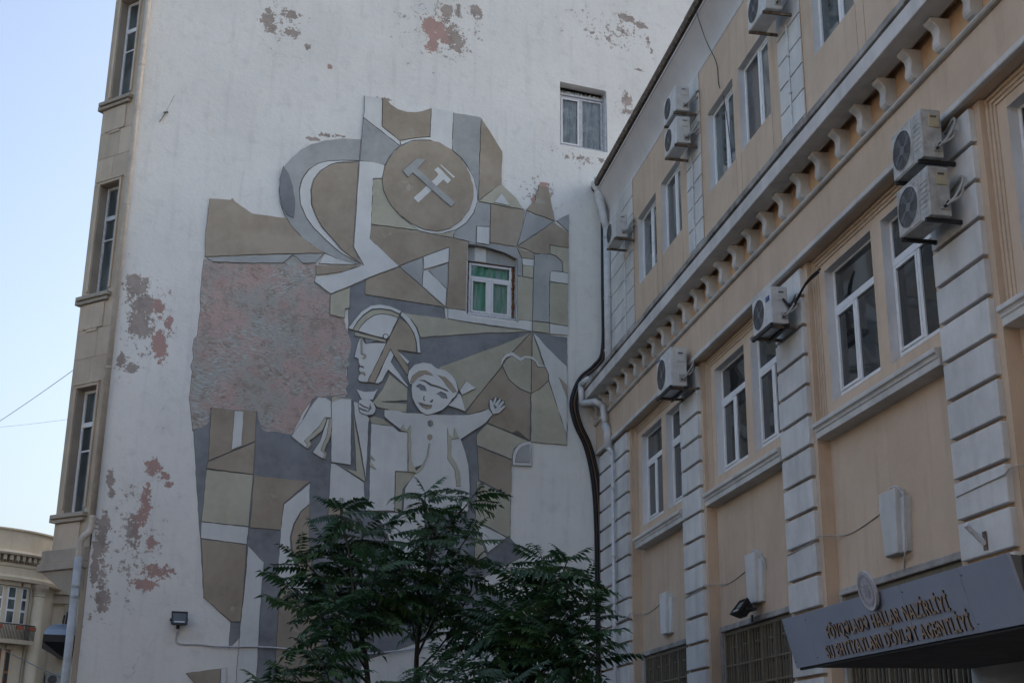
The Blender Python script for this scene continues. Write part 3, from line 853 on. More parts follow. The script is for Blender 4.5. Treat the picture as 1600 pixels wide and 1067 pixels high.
# ------------------------------------------------------------------ relief mural
MURAL = [
 ('b',0,[(-5.978,8.471),(-5.967,7.427),(-6.645,7.317),(-6.991,6.493),(-7.781,6.96),(-8.678,6.911),(-8.693,6.632),(-8.994,6.407),(-8.909,5.805),(-8.744,4.618),(-8.686,4.297),(-8.535,3.165),(-7.988,2.73),(-7.982,2.229),(-7.438,2.867),(-7.432,1.448),(-5.394,1.507),(-5.392,1.982),(-5.337,2.104),(-3.921,2.603),(-2.759,3.085),(-2.136,3.396),(-3.121,3.729),(-1.98,4.379),(-2.32,4.719),(-2.313,6.646),(-1.891,6.825),(-1.032,6.831),(-1.026,9.295),(-1.893,9.327),(-3.86,9.4),(-3.895,9.646),(-5.677,9.711),(-5.664,10.048),(-6.017,9.826)]),
 ('r',0,[(-9.099,9.687),(-9.096,9.268),(-9.065,8.98),(-9.075,8.772),(-9.083,8.401),(-9.141,8.312),(-9.154,8.107),(-9.119,7.908),(-9.162,7.742),(-9.122,7.625),(-9.124,7.384),(-9.135,7.064),(-9.086,6.831),(-9.044,6.599),(-9.013,6.406),(-8.834,6.501),(-8.709,6.592),(-8.697,6.909),(-8.066,6.9),(-7.78,6.94),(-7.751,6.802),(-7.658,6.571),(-7.558,6.521),(-7.385,6.549),(-7.228,6.524),(-7.032,6.51),(-6.863,6.969),(-6.645,7.317),(-6.467,7.355),(-6.248,7.398),(-5.929,7.472),(-5.975,7.592),(-5.921,7.722),(-5.998,7.881),(-5.996,8.006),(-5.909,8.142),(-5.966,8.22),(-5.921,8.393),(-5.916,8.627),(-5.972,8.769),(-6.05,8.931),(-6.093,9.118),(-6.383,9.168),(-6.427,9.614),(-6.769,9.85),(-6.77,9.872),(-6.747,9.962),(-6.772,10.263),(-7.077,10.221),(-7.271,10.39),(-7.46,10.168),(-8.177,10.069),(-8.922,10.009),(-9.083,10.063)]),
 ('t',1,[(-9.084,11.061),(-9.096,10.712),(-9.074,10.102),(-8.583,10.193),(-8.033,10.3),(-7.394,10.403),(-6.597,10.533),(-6.921,10.703),(-7.179,10.886),(-7.332,11.04),(-7.445,11.209),(-7.813,11.21),(-8.177,11.208),(-8.345,11.305),(-8.555,11.427),(-8.608,11.493),(-8.645,11.444),(-8.856,11.433),(-9.073,11.412)]),
 ('g',1,[(-8.884,10.014),(-8.178,10.086),(-7.462,10.185),(-7.385,10.265),(-7.272,10.399),(-7.188,10.358),(-7.058,10.241),(-6.976,10.244),(-6.765,10.286),(-6.697,10.396),(-6.612,10.514),(-7.393,10.382),(-8.031,10.275),(-8.581,10.167),(-9.045,10.081)]),
 ('g',1,[(-5.924,13.327),(-6.345,13.277),(-6.724,13.164),(-7.013,13.021),(-7.214,12.862),(-7.39,12.649),(-7.542,12.418),(-7.627,12.132),(-7.649,11.836),(-7.61,11.552),(-7.512,11.3),(-7.332,11.04),(-7.092,10.81),(-6.835,10.649),(-6.58,10.531),(-6.284,10.428),(-5.989,10.381),(-5.799,10.376),(-5.992,10.451),(-6.207,10.553),(-6.423,10.699),(-6.64,10.867),(-6.858,11.057),(-7.037,11.275),(-7.178,11.566),(-7.222,11.882),(-7.181,12.16),(-7.045,12.409),(-6.861,12.582),(-6.613,12.692),(-6.318,12.751),(-5.947,12.8)]),
 ('b',2,[(-7.649,12.084),(-7.634,11.727),(-7.553,11.427),(-7.441,11.276),(-7.294,11.231),(-7.288,11.602),(-7.359,11.95),(-7.469,12.249),(-7.595,12.4)]),
 ('w',1,[(-5.955,12.78),(-6.318,12.742),(-6.613,12.683),(-6.852,12.574),(-7.032,12.402),(-7.164,12.153),(-7.21,11.884),(-7.171,11.576),(-7.029,11.285),(-6.851,11.067),(-6.632,10.877),(-6.415,10.709),(-6.199,10.563),(-5.993,10.468),(-5.8,10.393),(-6.045,10.505),(-6.262,10.652),(-6.483,10.886),(-6.681,11.083),(-6.842,11.349),(-6.948,11.61),(-6.979,11.921),(-6.931,12.187),(-6.797,12.414),(-6.567,12.613),(-6.316,12.71)]),
 ('t',1,[(-5.962,12.746),(-6.315,12.692),(-6.557,12.591),(-6.779,12.399),(-6.91,12.177),(-6.958,11.924),(-6.928,11.613),(-6.822,11.361),(-6.662,11.104),(-6.463,10.911),(-6.242,10.676),(-6.025,10.53),(-5.788,10.4),(-5.981,10.749),(-5.964,11.809),(-5.961,12.45)]),
 ('w',2,[(-5.952,11.811),(-5.973,10.75),(-5.736,10.371),(-6.186,10.147),(-6.77,9.872),(-6.769,9.85),(-6.407,9.625),(-5.515,10.149),(-4.955,10.45),(-5.63,10.996),(-5.613,11.336),(-5.621,12.419),(-5.419,12.461),(-5.372,12.787),(-5.658,12.813),(-5.942,12.787)]),
 ('w',1,[(-6.58,10.518),(-6.699,10.282),(-6.195,10.326),(-5.883,10.369),(-6.073,10.4),(-6.326,10.444)]),
 ('t',1,[(-6.737,10.007),(-6.186,10.156),(-5.798,10.349),(-6.194,10.304),(-6.758,10.239)]),
 ('w',1,[(-5.878,14.057),(-5.898,13.874),(-5.035,13.324),(-5.047,13.433),(-5.472,13.728),(-5.501,14.419),(-5.894,14.413)]),
 ('t',1,[(-5.464,13.729),(-5.056,13.445),(-4.843,13.527),(-4.636,13.594),(-4.353,13.671),(-4.357,14.381),(-4.532,14.281),(-4.699,14.218),(-4.908,14.189),(-5.119,14.218),(-5.289,14.309),(-5.355,14.387),(-5.48,14.409)]),
 ('w',1,[(-4.344,13.659),(-4.636,13.581),(-4.842,13.513),(-5.039,13.43),(-5.019,13.336),(-4.758,13.506),(-4.551,13.555),(-4.341,13.583),(-4.044,13.518),(-3.829,13.42),(-3.823,14.387),(-4.068,14.402),(-4.345,14.392)]),
 ('g',1,[(-5.918,13.326),(-5.926,12.803),(-5.658,12.813),(-5.36,12.797),(-5.286,12.985),(-5.17,13.181),(-5.043,13.314),(-5.897,13.861)]),
 ('g',1,[(-3.82,13.417),(-3.612,13.277),(-3.459,13.092),(-3.304,12.827),(-3.22,12.507),(-3.19,12.291),(-3.179,12.602),(-3.176,13.319),(-3.161,14.37),(-3.819,14.365)]),
 ('t',1,[(-3.167,13.321),(-3.175,12.603),(-3.173,12.28),(-2.87,12.572),(-2.636,12.766),(-2.626,13.594),(-3.148,14.349)]),
 ('t',2,[(-4.716,13.482),(-5.001,13.321),(-5.238,13.037),(-5.369,12.73),(-5.41,12.419),(-5.366,12.166),(-5.213,11.888),(-4.98,11.645),(-4.688,11.475),(-4.398,11.389),(-4.109,11.389),(-3.821,11.505),(-3.576,11.728),(-3.393,12.017),(-3.302,12.317),(-3.308,12.626),(-3.412,12.921),(-3.589,13.205),(-3.828,13.411),(-4.13,13.561),(-4.383,13.562)]),
 ('w',1,[(-3.442,12.894),(-3.342,12.621),(-3.335,12.312),(-3.423,12.035),(-3.606,11.745),(-3.843,11.527),(-4.11,11.419),(-4.399,11.419),(-4.688,11.496),(-4.959,11.627),(-4.52,11.35),(-4.272,11.322),(-3.984,11.364),(-3.696,11.493),(-3.449,11.703),(-3.286,11.968),(-3.207,12.244),(-3.212,12.509),(-3.304,12.849),(-3.489,13.118)]),
 ('w',3,[(-4.244,12.851),(-4.149,12.765),(-4.168,12.708),(-4.697,12.098),(-4.582,11.999),(-4.019,12.644),(-3.912,12.56),(-3.831,12.675),(-4.154,12.941)]),
 ('w',3,[(-3.785,12.718),(-3.744,12.76),(-4.071,13.003),(-4.122,13.004)]),
 ('g',4,[(-4.966,12.709),(-4.829,12.57),(-4.73,12.696),(-3.818,12.009),(-3.728,12.128),(-4.61,12.812),(-4.43,13.072),(-4.651,13.062)]),
 ('k',1,[(-5.61,11.345),(-4.54,11.355),(-4.987,11.635),(-5.221,11.878),(-5.375,12.164),(-5.423,12.451),(-5.613,12.416)]),
 ('k',1,[(-4.106,11.308),(-3.754,11.303),(-3.749,11.433),(-3.984,11.356),(-4.251,11.304)]),
 ('t',1,[(-5.626,10.993),(-4.967,10.457),(-4.418,10.756),(-3.835,11.064),(-3.828,10.399),(-3.866,9.649),(-3.822,9.634),(-3.418,9.629),(-3.418,10.154),(-3.422,10.832),(-3.404,10.804),(-3.393,11.252),(-4.519,11.324),(-5.621,11.323)]),
 ('w',2,[(-4.418,10.739),(-4.4,10.447),(-3.842,10.701),(-3.838,11.046)]),
 ('g',1,[(-4.421,10.066),(-4.435,10.724),(-4.944,10.448)]),
 ('w',2,[(-4.417,10.059),(-3.883,9.655),(-3.864,10.061),(-4.294,10.436),(-4.404,10.433)]),
 ('g',1,[(-3.861,10.067),(-3.841,10.688),(-4.294,10.448)]),
 ('t',1,[(-5.673,9.716),(-4.802,9.678),(-3.904,9.655),(-4.422,10.046),(-4.951,10.433),(-5.431,10.182),(-5.673,10.029)]),
 ('k',2,[(-6.406,9.16),(-6.304,9.155),(-6.218,9.13),(-6.162,9.137),(-6.087,9.126),(-6.092,9.332),(-5.997,9.359),(-6.003,9.829),(-6.412,9.602)]),
 ('k',1,[(-2.074,12.229),(-2.175,12.316),(-2.264,12.48),(-2.614,12.756),(-2.692,12.757),(-3.164,12.268)]),
 ('w',2,[(-2.814,12.288),(-2.413,12.27),(-2.633,12.547)]),
 ('t',1,[(-1.328,12.052),(-1.498,12.894),(-1.609,12.854),(-1.741,12.901),(-1.741,12.743),(-1.806,12.642),(-1.805,12.507),(-1.979,12.301),(-2.035,12.226)]),
 ('g',1,[(-3.277,11.961),(-3.441,11.7),(-3.728,11.423),(-3.741,11.297),(-3.397,11.26),(-3.229,11.241),(-3.216,11.651),(-2.899,11.689),(-2.891,12.236),(-3.202,12.24)]),
 ('w',2,[(-3.208,11.249),(-2.912,11.239),(-2.911,11.674),(-3.208,11.648)]),
 ('t',1,[(-2.884,11.308),(-2.252,11.295),(-2.052,12.205),(-2.882,12.237)]),
 ('g',1,[(-2.235,11.323),(-1.359,12.039),(-2.022,12.192)]),
 ('g',1,[(-0.988,11.831),(-0.987,12.283),(-1.293,12.071)]),
 ('t',1,[(-1.993,11.262),(-1.82,11.195),(-1.472,11.231),(-1.459,11.457),(-0.989,11.449),(-0.988,11.809),(-1.342,12.015),(-2.235,11.302)]),
 ('k',1,[(-1.452,11.24),(-1.291,11.204),(-1.151,11.079),(-1.14,10.84),(-1.004,10.824),(-1.003,11.44),(-1.453,11.446)]),
 ('g',1,[(-1.848,10.36),(-1.861,9.578),(-1.467,9.594),(-1.458,10.769),(-1.393,10.827),(-1.149,10.841),(-1.161,11.073),(-1.296,11.183),(-1.459,11.223),(-1.645,11.215),(-1.83,11.166)]),
 ('w',2,[(-1.449,10.782),(-1.458,10.573),(-1.017,10.557),(-1.004,10.817),(-1.4,10.819)]),
 ('k',1,[(-1.46,9.584),(-1.019,9.558),(-1.017,10.55),(-1.458,10.561)]),
 ('t',1,[(-2.204,11.187),(-2.128,11.041),(-1.84,11.053),(-1.834,11.17),(-2.249,11.274)]),
 ('w',1,[(-2.103,10.878),(-1.846,10.878),(-1.843,11.046),(-2.123,11.034)]),
 ('k',1,[(-2.101,10.602),(-1.854,10.589),(-1.846,10.871),(-2.103,10.871)]),
 ('k',1,[(-2.226,9.508),(-2.171,9.576),(-1.87,9.579),(-1.872,10.582),(-2.228,10.591)]),
 ('g',1,[(-2.915,11.237),(-3.196,11.219),(-3.221,11.255),(-3.381,11.269),(-3.379,11.193),(-3.195,11.203),(-2.902,11.176),(-2.516,11.102),(-2.237,10.998),(-2.228,10.601),(-2.115,10.604),(-2.113,10.899),(-2.202,11.16),(-2.267,11.267),(-2.9,11.29)]),
 ('w',1,[(-3.816,9.396),(-3.225,9.367),(-2.27,9.355),(-1.878,9.337),(-1.877,9.571),(-2.171,9.569),(-2.238,9.491),(-3.228,9.49),(-3.39,9.559),(-3.417,9.618),(-3.822,9.625)]),
 ('k',1,[(-1.866,9.339),(-1.467,9.333),(-1.467,9.569),(-1.866,9.568)]),
 ('w',1,[(-1.455,9.327),(-1.02,9.338),(-1.019,9.549),(-1.456,9.564)]),
 ('w',3,[(-5.908,8.882),(-5.817,9.07),(-5.683,9.249),(-5.517,9.389),(-5.317,9.429),(-5.113,9.425),(-4.907,9.361),(-4.866,9.426),(-5.117,9.505),(-5.349,9.515),(-5.549,9.46),(-5.743,9.301),(-5.876,9.107),(-6.008,8.9)]),
 ('k',2,[(-5.788,8.865),(-5.729,8.998),(-5.607,9.146),(-5.454,9.269),(-5.283,9.32),(-5.109,9.312),(-4.927,9.277),(-4.912,9.348),(-5.113,9.41),(-5.316,9.414),(-5.51,9.372),(-5.677,9.235),(-5.811,9.059),(-5.902,8.88)]),
 ('w',3,[(-5.606,8.827),(-5.376,8.79),(-5.246,8.787),(-5.173,8.755),(-5.112,8.821),(-4.933,9.271),(-5.109,9.303),(-5.283,9.311),(-5.448,9.261),(-5.601,9.141),(-5.723,8.993),(-5.788,8.862)]),
 ('t',3,[(-5.101,8.816),(-5.166,8.661),(-5.53,7.771),(-5.386,7.772),(-5.076,8.554),(-4.997,8.445),(-4.729,8.071),(-4.672,8.022),(-4.666,8.189),(-4.914,8.549),(-4.732,8.549),(-4.498,8.537),(-4.544,8.852),(-4.617,9.022),(-4.74,9.172),(-4.909,9.267)]),
 ('w',3,[(-4.889,9.333),(-4.688,9.133),(-4.572,8.968),(-4.506,8.767),(-4.481,8.539),(-4.405,8.542),(-4.452,8.893),(-4.532,9.092),(-4.67,9.285),(-4.851,9.413)]),
 ('k',1,[(-4.641,9.274),(-4.497,9.096),(-4.417,8.894),(-3.518,9.066),(-3.065,9.151),(-1.899,9.326),(-2.564,9.326),(-3.212,9.349),(-3.816,9.387),(-4.844,9.401)]),
 ('k',3,[(-5.86,8.759),(-5.257,8.692),(-5.188,8.685),(-5.173,8.743),(-5.849,8.837)]),
 ('d',4,[(-5.793,8.849),(-5.606,8.81),(-5.375,8.772),(-5.248,8.766),(-5.246,8.787),(-5.376,8.796),(-5.607,8.836),(-5.788,8.87)]),
 ('w',3,[(-5.786,8.589),(-5.816,8.44),(-5.842,8.286),(-5.754,8.258),(-5.744,8.172),(-5.715,8.103),(-5.736,8.014),(-5.691,7.947),(-5.73,7.885),(-5.741,7.812),(-5.708,7.772),(-5.657,7.763),(-5.539,7.77),(-5.175,8.669),(-5.398,8.649),(-5.625,8.608),(-5.71,8.721),(-5.744,8.711)]),
 ('t',4,[(-5.71,8.365),(-5.641,8.34),(-5.634,8.303),(-5.684,8.275),(-5.632,8.266),(-5.586,8.315),(-5.6,8.368),(-5.675,8.392),(-5.684,8.718),(-5.73,8.719)]),
 ('b',4,[(-5.611,8.607),(-5.378,8.695),(-5.644,8.717)]),
 ('t',4,[(-5.701,7.928),(-5.636,7.927),(-5.601,7.887),(-5.583,7.93),(-5.611,7.984),(-5.704,7.98)]),
 ('d',4,[(-5.737,8.08),(-5.669,8.079),(-5.634,8.06),(-5.626,8.078),(-5.653,8.11),(-5.744,8.111)]),
 ('w',3,[(-5.38,7.764),(-5.303,7.766),(-5.221,7.833),(-5.103,8.089),(-4.881,7.918),(-4.671,7.751),(-4.661,7.787),(-4.856,8.022),(-5.053,8.263),(-4.996,8.425),(-5.075,8.536)]),
 ('w',3,[(-4.692,8.251),(-4.651,8.323),(-4.913,8.522)]),
 ('k',2,[(-5.218,7.637),(-5.408,7.359),(-5.304,7.256),(-4.939,7.206),(-4.668,7.204),(-4.666,7.391),(-5.236,7.382),(-4.663,7.463),(-4.664,7.729),(-5.071,7.993)]),
 ('w',3,[(-5.654,7.392),(-5.555,7.382),(-5.401,7.403),(-5.307,7.651),(-5.381,7.591),(-5.591,7.555),(-5.775,7.593)]),
 ('k',1,[(-1.914,9.295),(-2.666,8.903),(-3.408,8.552),(-4.006,8.258),(-3.713,8.119),(-3.588,7.975),(-3.531,7.79),(-3.379,8.025),(-3.164,7.88),(-3.476,7.702),(-3.381,7.345),(-2.971,7.907),(-2.577,8.436),(-2.589,8.559),(-2.519,8.72),(-2.368,8.773),(-2.203,8.953)]),
 ('t',1,[(-2.189,8.955),(-2.35,8.768),(-2.303,8.73),(-2.139,8.627),(-2.049,8.73),(-1.885,8.748),(-1.884,9.291)]),
 ('k',1,[(-2.405,8.178),(-2.151,7.993),(-1.894,7.913),(-1.892,8.712),(-2.03,8.696),(-2.138,8.602),(-2.339,8.719),(-2.464,8.619),(-2.552,8.467)]),
 ('t',1,[(-1.879,7.915),(-1.68,8.042),(-1.487,8.251),(-1.488,8.412),(-1.572,8.539),(-1.737,8.521),(-1.774,8.624),(-1.877,8.728)]),
 ('k',1,[(-1.866,8.75),(-1.785,8.673),(-1.726,8.554),(-1.598,8.568),(-1.721,8.926),(-1.862,9.279)]),
 ('w',2,[(-2.57,8.465),(-2.535,8.565),(-2.464,8.662),(-2.339,8.712),(-2.138,8.598),(-2.03,8.693),(-1.902,8.696),(-1.792,8.629),(-1.737,8.528),(-1.572,8.539),(-1.572,8.575),(-1.701,8.568),(-1.738,8.653),(-1.866,8.747),(-2.031,8.754),(-2.139,8.698),(-2.34,8.801),(-2.501,8.729),(-2.59,8.594),(-2.595,8.469)]),
 ('t',1,[(-3.373,7.322),(-3.31,7.294),(-2.864,7.458),(-2.853,7.651),(-2.713,7.735),(-2.498,7.669),(-2.496,7.529),(-2.626,7.378),(-2.767,7.347),(-2.869,7.154),(-2.319,6.981),(-2.213,7.036),(-2.033,6.904),(-1.911,6.846),(-1.904,7.891),(-2.15,7.961),(-2.404,8.164),(-2.569,8.422),(-2.964,7.901)]),
 ('d',2,[(-1.944,6.86),(-2.141,7.015),(-2.213,7.043),(-2.319,6.978)]),
 ('k',1,[(-1.879,6.828),(-1.045,6.82),(-1.059,7.049),(-1.27,7.651),(-1.483,8.237),(-1.68,8.027),(-1.886,7.893)]),
 ('w',1,[(-1.684,8.894),(-1.565,8.561),(-1.48,8.394),(-1.472,8.256),(-1.132,7.249),(-1.044,7.046),(-1.048,8.614),(-1.537,9.019),(-1.722,9.216),(-1.844,9.289)]),
 ('t',2,[(-1.13,8.092),(-1.05,7.886),(-1.049,8.179),(-1.149,8.269),(-1.241,8.341)]),
 ('k',1,[(-3.058,6.937),(-3.113,6.86),(-3.101,6.636),(-2.316,6.399),(-2.28,6.624),(-2.139,6.739),(-1.915,6.821),(-2.319,6.961),(-2.883,7.125)]),
 ('t',1,[(-3.095,6.593),(-3.04,5.891),(-2.327,5.593),(-2.309,5.81),(-2.316,6.375),(-3.101,6.609)]),
 ('k',1,[(-3.1,5.039),(-2.404,4.729),(-2.333,4.759),(-2.332,5.573),(-3.039,5.861),(-3.091,5.872)]),
 ('w',2,[(-2.823,4.377),(-2.42,4.714),(-3.115,5.013)]),
 ('k',1,[(-3.098,4.192),(-2.842,4.304),(-3.135,5.002)]),
 ('w',3,[(-1.879,6.286),(-1.883,6.831),(-2.068,6.79),(-2.181,6.722),(-2.258,6.619),(-2.306,6.478),(-2.307,6.27)]),
 ('g',4,[(-1.915,6.351),(-1.918,6.766),(-2.096,6.702),(-2.173,6.619),(-2.225,6.512),(-2.248,6.34)]),
 ('t',1,[(-8.663,5.829),(-7.774,6.307),(-7.783,6.932),(-8.692,6.902)]),
 ('w',2,[(-8.231,6.085),(-8.034,6.189),(-8.047,6.894),(-8.23,6.888)]),
 ('t',1,[(-8.684,5.673),(-7.762,5.632),(-7.773,6.283),(-8.669,5.802)]),
 ('k',1,[(-8.696,4.622),(-7.778,4.587),(-7.769,5.622),(-8.683,5.656)]),
 ('t',1,[(-7.752,4.568),(-7.136,4.56),(-7.124,5.091),(-6.621,5.583),(-7.748,5.611)]),
 ('w',1,[(-7.115,5.075),(-7.147,4.543),(-7.146,3.628),(-6.834,3.361),(-6.605,3.324),(-6.441,3.333),(-6.452,3.536),(-6.733,3.724),(-6.897,4.043),(-6.953,4.411),(-6.896,4.705),(-6.766,4.966),(-6.598,5.126),(-6.614,5.541)]),
 ('t',1,[(-6.601,5.105),(-6.764,4.945),(-6.875,4.699),(-6.932,4.412),(-6.868,4.044),(-6.713,3.746),(-6.455,3.585),(-6.576,4.519)]),
 ('w',1,[(-8.682,4.297),(-7.789,4.233),(-7.781,4.57),(-8.699,4.613)]),
 ('t',1,[(-8.531,3.165),(-7.984,2.734),(-7.806,2.742),(-7.792,3.423),(-7.793,4.22),(-8.672,4.281)]),
 ('w',1,[(-7.771,3.585),(-7.801,2.727),(-7.81,1.502),(-7.425,1.514),(-7.434,2.329),(-7.445,3.361),(-7.433,3.9),(-7.763,4.206)]),
 ('t',1,[(-7.088,2.858),(-7.081,1.524),(-6.176,1.551),(-6.183,1.904),(-6.224,3.019),(-6.509,3.086),(-6.832,3.337),(-7.062,3.531)]),
 ('t',1,[(-8.448,1.464),(-8.1,1.475),(-8.118,1.849),(-8.748,1.748)]),
 ('w',1,[(-8.089,1.475),(-7.995,1.478),(-8.003,1.88),(-8.106,1.857)]),
 ('t',1,[(-6.216,4.923),(-5.883,4.934),(-5.871,5.092),(-6.21,5.082)]),
 ('w',2,[(-6.709,6.242),(-6.649,6.322),(-6.721,6.334),(-6.781,6.413),(-6.505,6.722),(-6.392,6.932),(-6.261,6.936),(-6.28,7.285),(-6.399,7.347),(-6.556,7.344),(-6.713,7.098),(-6.865,6.798),(-7.06,6.476)]),
 ('k',3,[(-6.505,6.713),(-6.789,6.403),(-6.724,6.331),(-6.741,6.261),(-6.706,6.239),(-6.632,6.336),(-6.682,6.407),(-6.432,6.643),(-6.35,6.905),(-6.392,6.932)]),
 ('w',2,[(-6.458,6.427),(-6.598,6.179),(-6.369,6.059),(-6.342,6.18),(-6.438,6.24),(-6.318,6.597),(-6.292,6.917),(-6.343,6.89)]),
 ('k',3,[(-6.327,6.596),(-6.438,6.234),(-6.357,6.172),(-6.382,6.067),(-6.341,6.052),(-6.31,6.17),(-6.366,6.231),(-6.245,6.566),(-6.238,6.919),(-6.298,6.929)]),
 ('w',2,[(-6.209,6.01),(-6.125,6.005),(-5.803,5.982),(-5.858,7.37),(-6.07,7.371),(-6.27,7.277)]),
 ('k',2,[(-6.266,7.264),(-6.069,7.355),(-5.857,7.357),(-5.849,7.384),(-6.197,7.374),(-6.276,7.382)]),
 ('k',2,[(-5.768,6.743),(-5.682,5.867),(-5.902,5.905),(-6.028,5.938),(-5.741,5.799),(-5.503,5.662),(-5.492,5.695),(-5.796,7.061)]),
 ('w',1,[(-6.213,5.451),(-6.209,5.096),(-5.774,5.208),(-5.474,5.298),(-5.508,5.646),(-5.868,5.851),(-6.124,5.98),(-6.211,5.988)]),
 ('w',2,[(-5.777,7.062),(-5.649,6.5),(-5.47,5.703),(-5.471,6.915),(-5.449,6.982),(-5.686,7.297),(-5.812,7.333)]),
 ('w',2,[(-5.386,5.298),(-5.457,5.071),(-4.853,5.105),(-4.863,5.934),(-4.601,5.946),(-4.621,6.786),(-4.815,6.774),(-4.964,6.88),(-5.419,6.891)]),
 ('k',1,[(-5.413,6.905),(-4.977,6.888),(-5.162,7.019),(-5.372,7.063),(-5.443,7.005)]),
 ('k',3,[(-5.419,6.178),(-5.348,6.137),(-5.299,6.112),(-5.367,6.214),(-5.422,6.25)]),
 ('k',3,[(-5.411,6.005),(-5.34,5.958),(-5.269,5.932),(-5.343,6.036),(-5.415,6.093)]),
 ('w',4,[(-5.71,7.262),(-5.693,7.167),(-5.671,7.105),(-5.612,7.078),(-5.516,7.056),(-5.405,7.076),(-5.353,7.136),(-5.338,7.218),(-5.384,7.327),(-5.467,7.39),(-5.563,7.396),(-5.643,7.388),(-5.705,7.353)]),
 ('d',5,[(-5.691,7.27),(-5.593,7.219),(-5.497,7.202),(-5.491,7.219),(-5.588,7.242),(-5.686,7.297)]),
 ('d',5,[(-5.693,7.18),(-5.606,7.147),(-5.519,7.133),(-5.514,7.152),(-5.601,7.17),(-5.691,7.206)]),
 ('b',5,[(-5.484,7.204),(-5.512,7.104),(-5.427,7.209),(-5.464,7.319)]),
 ('k',1,[(-4.84,5.091),(-4.687,5.086),(-4.689,5.57),(-4.414,5.939),(-4.53,6.025),(-4.56,6.695),(-4.62,6.754),(-4.607,5.936),(-4.856,5.916)]),
 ('w',2,[(-5.187,4.973),(-5.125,4.978),(-4.427,4.471),(-4.18,4.672),(-4.226,5.104),(-4.671,5.072),(-5.033,5.046)]),
 ('w',1,[(-4.709,4.138),(-4.194,3.828),(-4.104,4.212),(-5.132,5.005),(-5.219,4.986)]),
 ('b',2,[(-5,4.535),(-4.937,4.539),(-5.14,4.893),(-5.231,4.973)]),
 ('w',3,[(-5.146,7.065),(-4.94,6.917),(-4.802,6.829),(-4.599,6.798),(-4.553,5.986),(-4.306,6.106),(-4.498,5.825),(-4.644,5.582),(-4.675,5.072),(-3.281,5.197),(-3.248,5.736),(-3.286,6.191),(-3.361,6.454),(-3.471,6.732),(-3.129,6.985),(-2.905,7.161),(-2.767,7.336),(-2.864,7.458),(-3.031,7.373),(-3.31,7.284),(-3.725,7.236),(-4.069,7.217),(-4.376,7.207),(-4.647,7.188),(-4.884,7.225),(-5.152,7.209)]),
 ('k',4,[(-3.755,6.286),(-3.592,6.065),(-3.549,5.713),(-3.457,5.72),(-3.474,6.008),(-3.554,6.202),(-3.675,6.36),(-3.677,6.713),(-3.506,6.746),(-3.625,6.973),(-3.626,6.752),(-3.731,6.81),(-3.77,6.966)]),
 ('k',4,[(-4.595,5.933),(-4.518,5.939),(-4.4,5.916),(-4.28,6.041),(-4.171,6.317),(-4.138,6.581),(-4.165,6.585),(-4.195,6.348),(-4.305,6.089),(-4.419,5.98),(-4.537,6.186),(-4.577,6.944),(-4.641,6.827),(-4.709,6.855),(-4.732,6.943),(-4.801,6.796),(-4.632,6.778)]),
 ('t',4,[(-4.198,6.97),(-4.142,6.941),(-4.089,6.99),(-4.091,7.048),(-4.147,7.087),(-4.201,7.054)]),
 ('b',5,[(-4.201,6.973),(-4.143,6.945),(-4.154,7.083),(-4.207,7.047)]),
 ('t',4,[(-4.199,6.676),(-4.147,6.641),(-4.097,6.692),(-4.096,6.753),(-4.151,6.788),(-4.205,6.75)]),
 ('w',4,[(-2.836,7.475),(-2.767,7.343),(-2.626,7.378),(-2.493,7.53),(-2.497,7.582),(-2.61,7.497),(-2.508,7.633),(-2.541,7.679),(-2.657,7.548),(-2.584,7.688),(-2.62,7.716),(-2.724,7.576),(-2.684,7.72),(-2.72,7.734),(-2.771,7.6),(-2.814,7.665),(-2.853,7.651)]),
 ('b',5,[(-2.73,7.472),(-2.681,7.511),(-2.763,7.573)]),
 ('w',4,[(-3.556,7.39),(-3.381,7.339),(-3.494,7.707),(-3.582,7.733),(-3.664,7.552),(-3.782,7.437)]),
 ('w',4,[(-3.469,7.703),(-3.154,7.881),(-3.379,8.025),(-3.524,7.791)]),
 ('w',5,[(-4.581,7.819),(-4.59,7.698),(-4.564,7.529),(-4.483,7.367),(-4.377,7.241),(-4.239,7.18),(-4.069,7.237),(-3.9,7.322),(-3.782,7.437),(-3.699,7.565),(-3.615,7.66),(-3.558,7.787),(-3.605,7.973),(-3.713,8.119),(-3.855,8.208),(-4.065,8.237),(-4.171,8.313),(-4.344,8.329),(-4.548,8.254),(-4.663,8.103),(-4.682,7.963),(-4.636,7.83)]),
 ('t',6,[(-4.568,7.837),(-4.453,7.98),(-4.301,8.073),(-4.121,8.05),(-4.182,8.12),(-4.287,8.161),(-4.441,8.127),(-4.581,8.008),(-4.63,7.865)]),
 ('t',6,[(-3.89,7.961),(-3.811,7.848),(-3.668,7.724),(-3.593,7.766),(-3.708,7.928),(-3.851,8.052),(-4.025,8.082)]),
 ('d',6,[(-4.313,7.905),(-4.184,7.829),(-4,7.8),(-3.808,7.741),(-3.766,7.738),(-3.809,7.779),(-3.984,7.836),(-4.157,7.87),(-4.304,7.941),(-4.451,7.925)]),
 ('b',6,[(-4.421,7.749),(-4.392,7.708),(-4.341,7.706),(-4.262,7.697),(-4.31,7.796),(-4.414,7.836),(-4.504,7.782)]),
 ('b',6,[(-3.978,7.64),(-3.942,7.592),(-3.89,7.58),(-3.796,7.58),(-3.841,7.672),(-3.945,7.713),(-4.048,7.668)]),
 ('d',6,[(-4.41,7.823),(-4.309,7.782),(-4.255,7.705),(-4.3,7.807),(-4.418,7.846),(-4.518,7.767)]),
 ('d',6,[(-3.945,7.699),(-3.847,7.661),(-3.79,7.58),(-3.83,7.683),(-3.946,7.726),(-4.054,7.65)]),
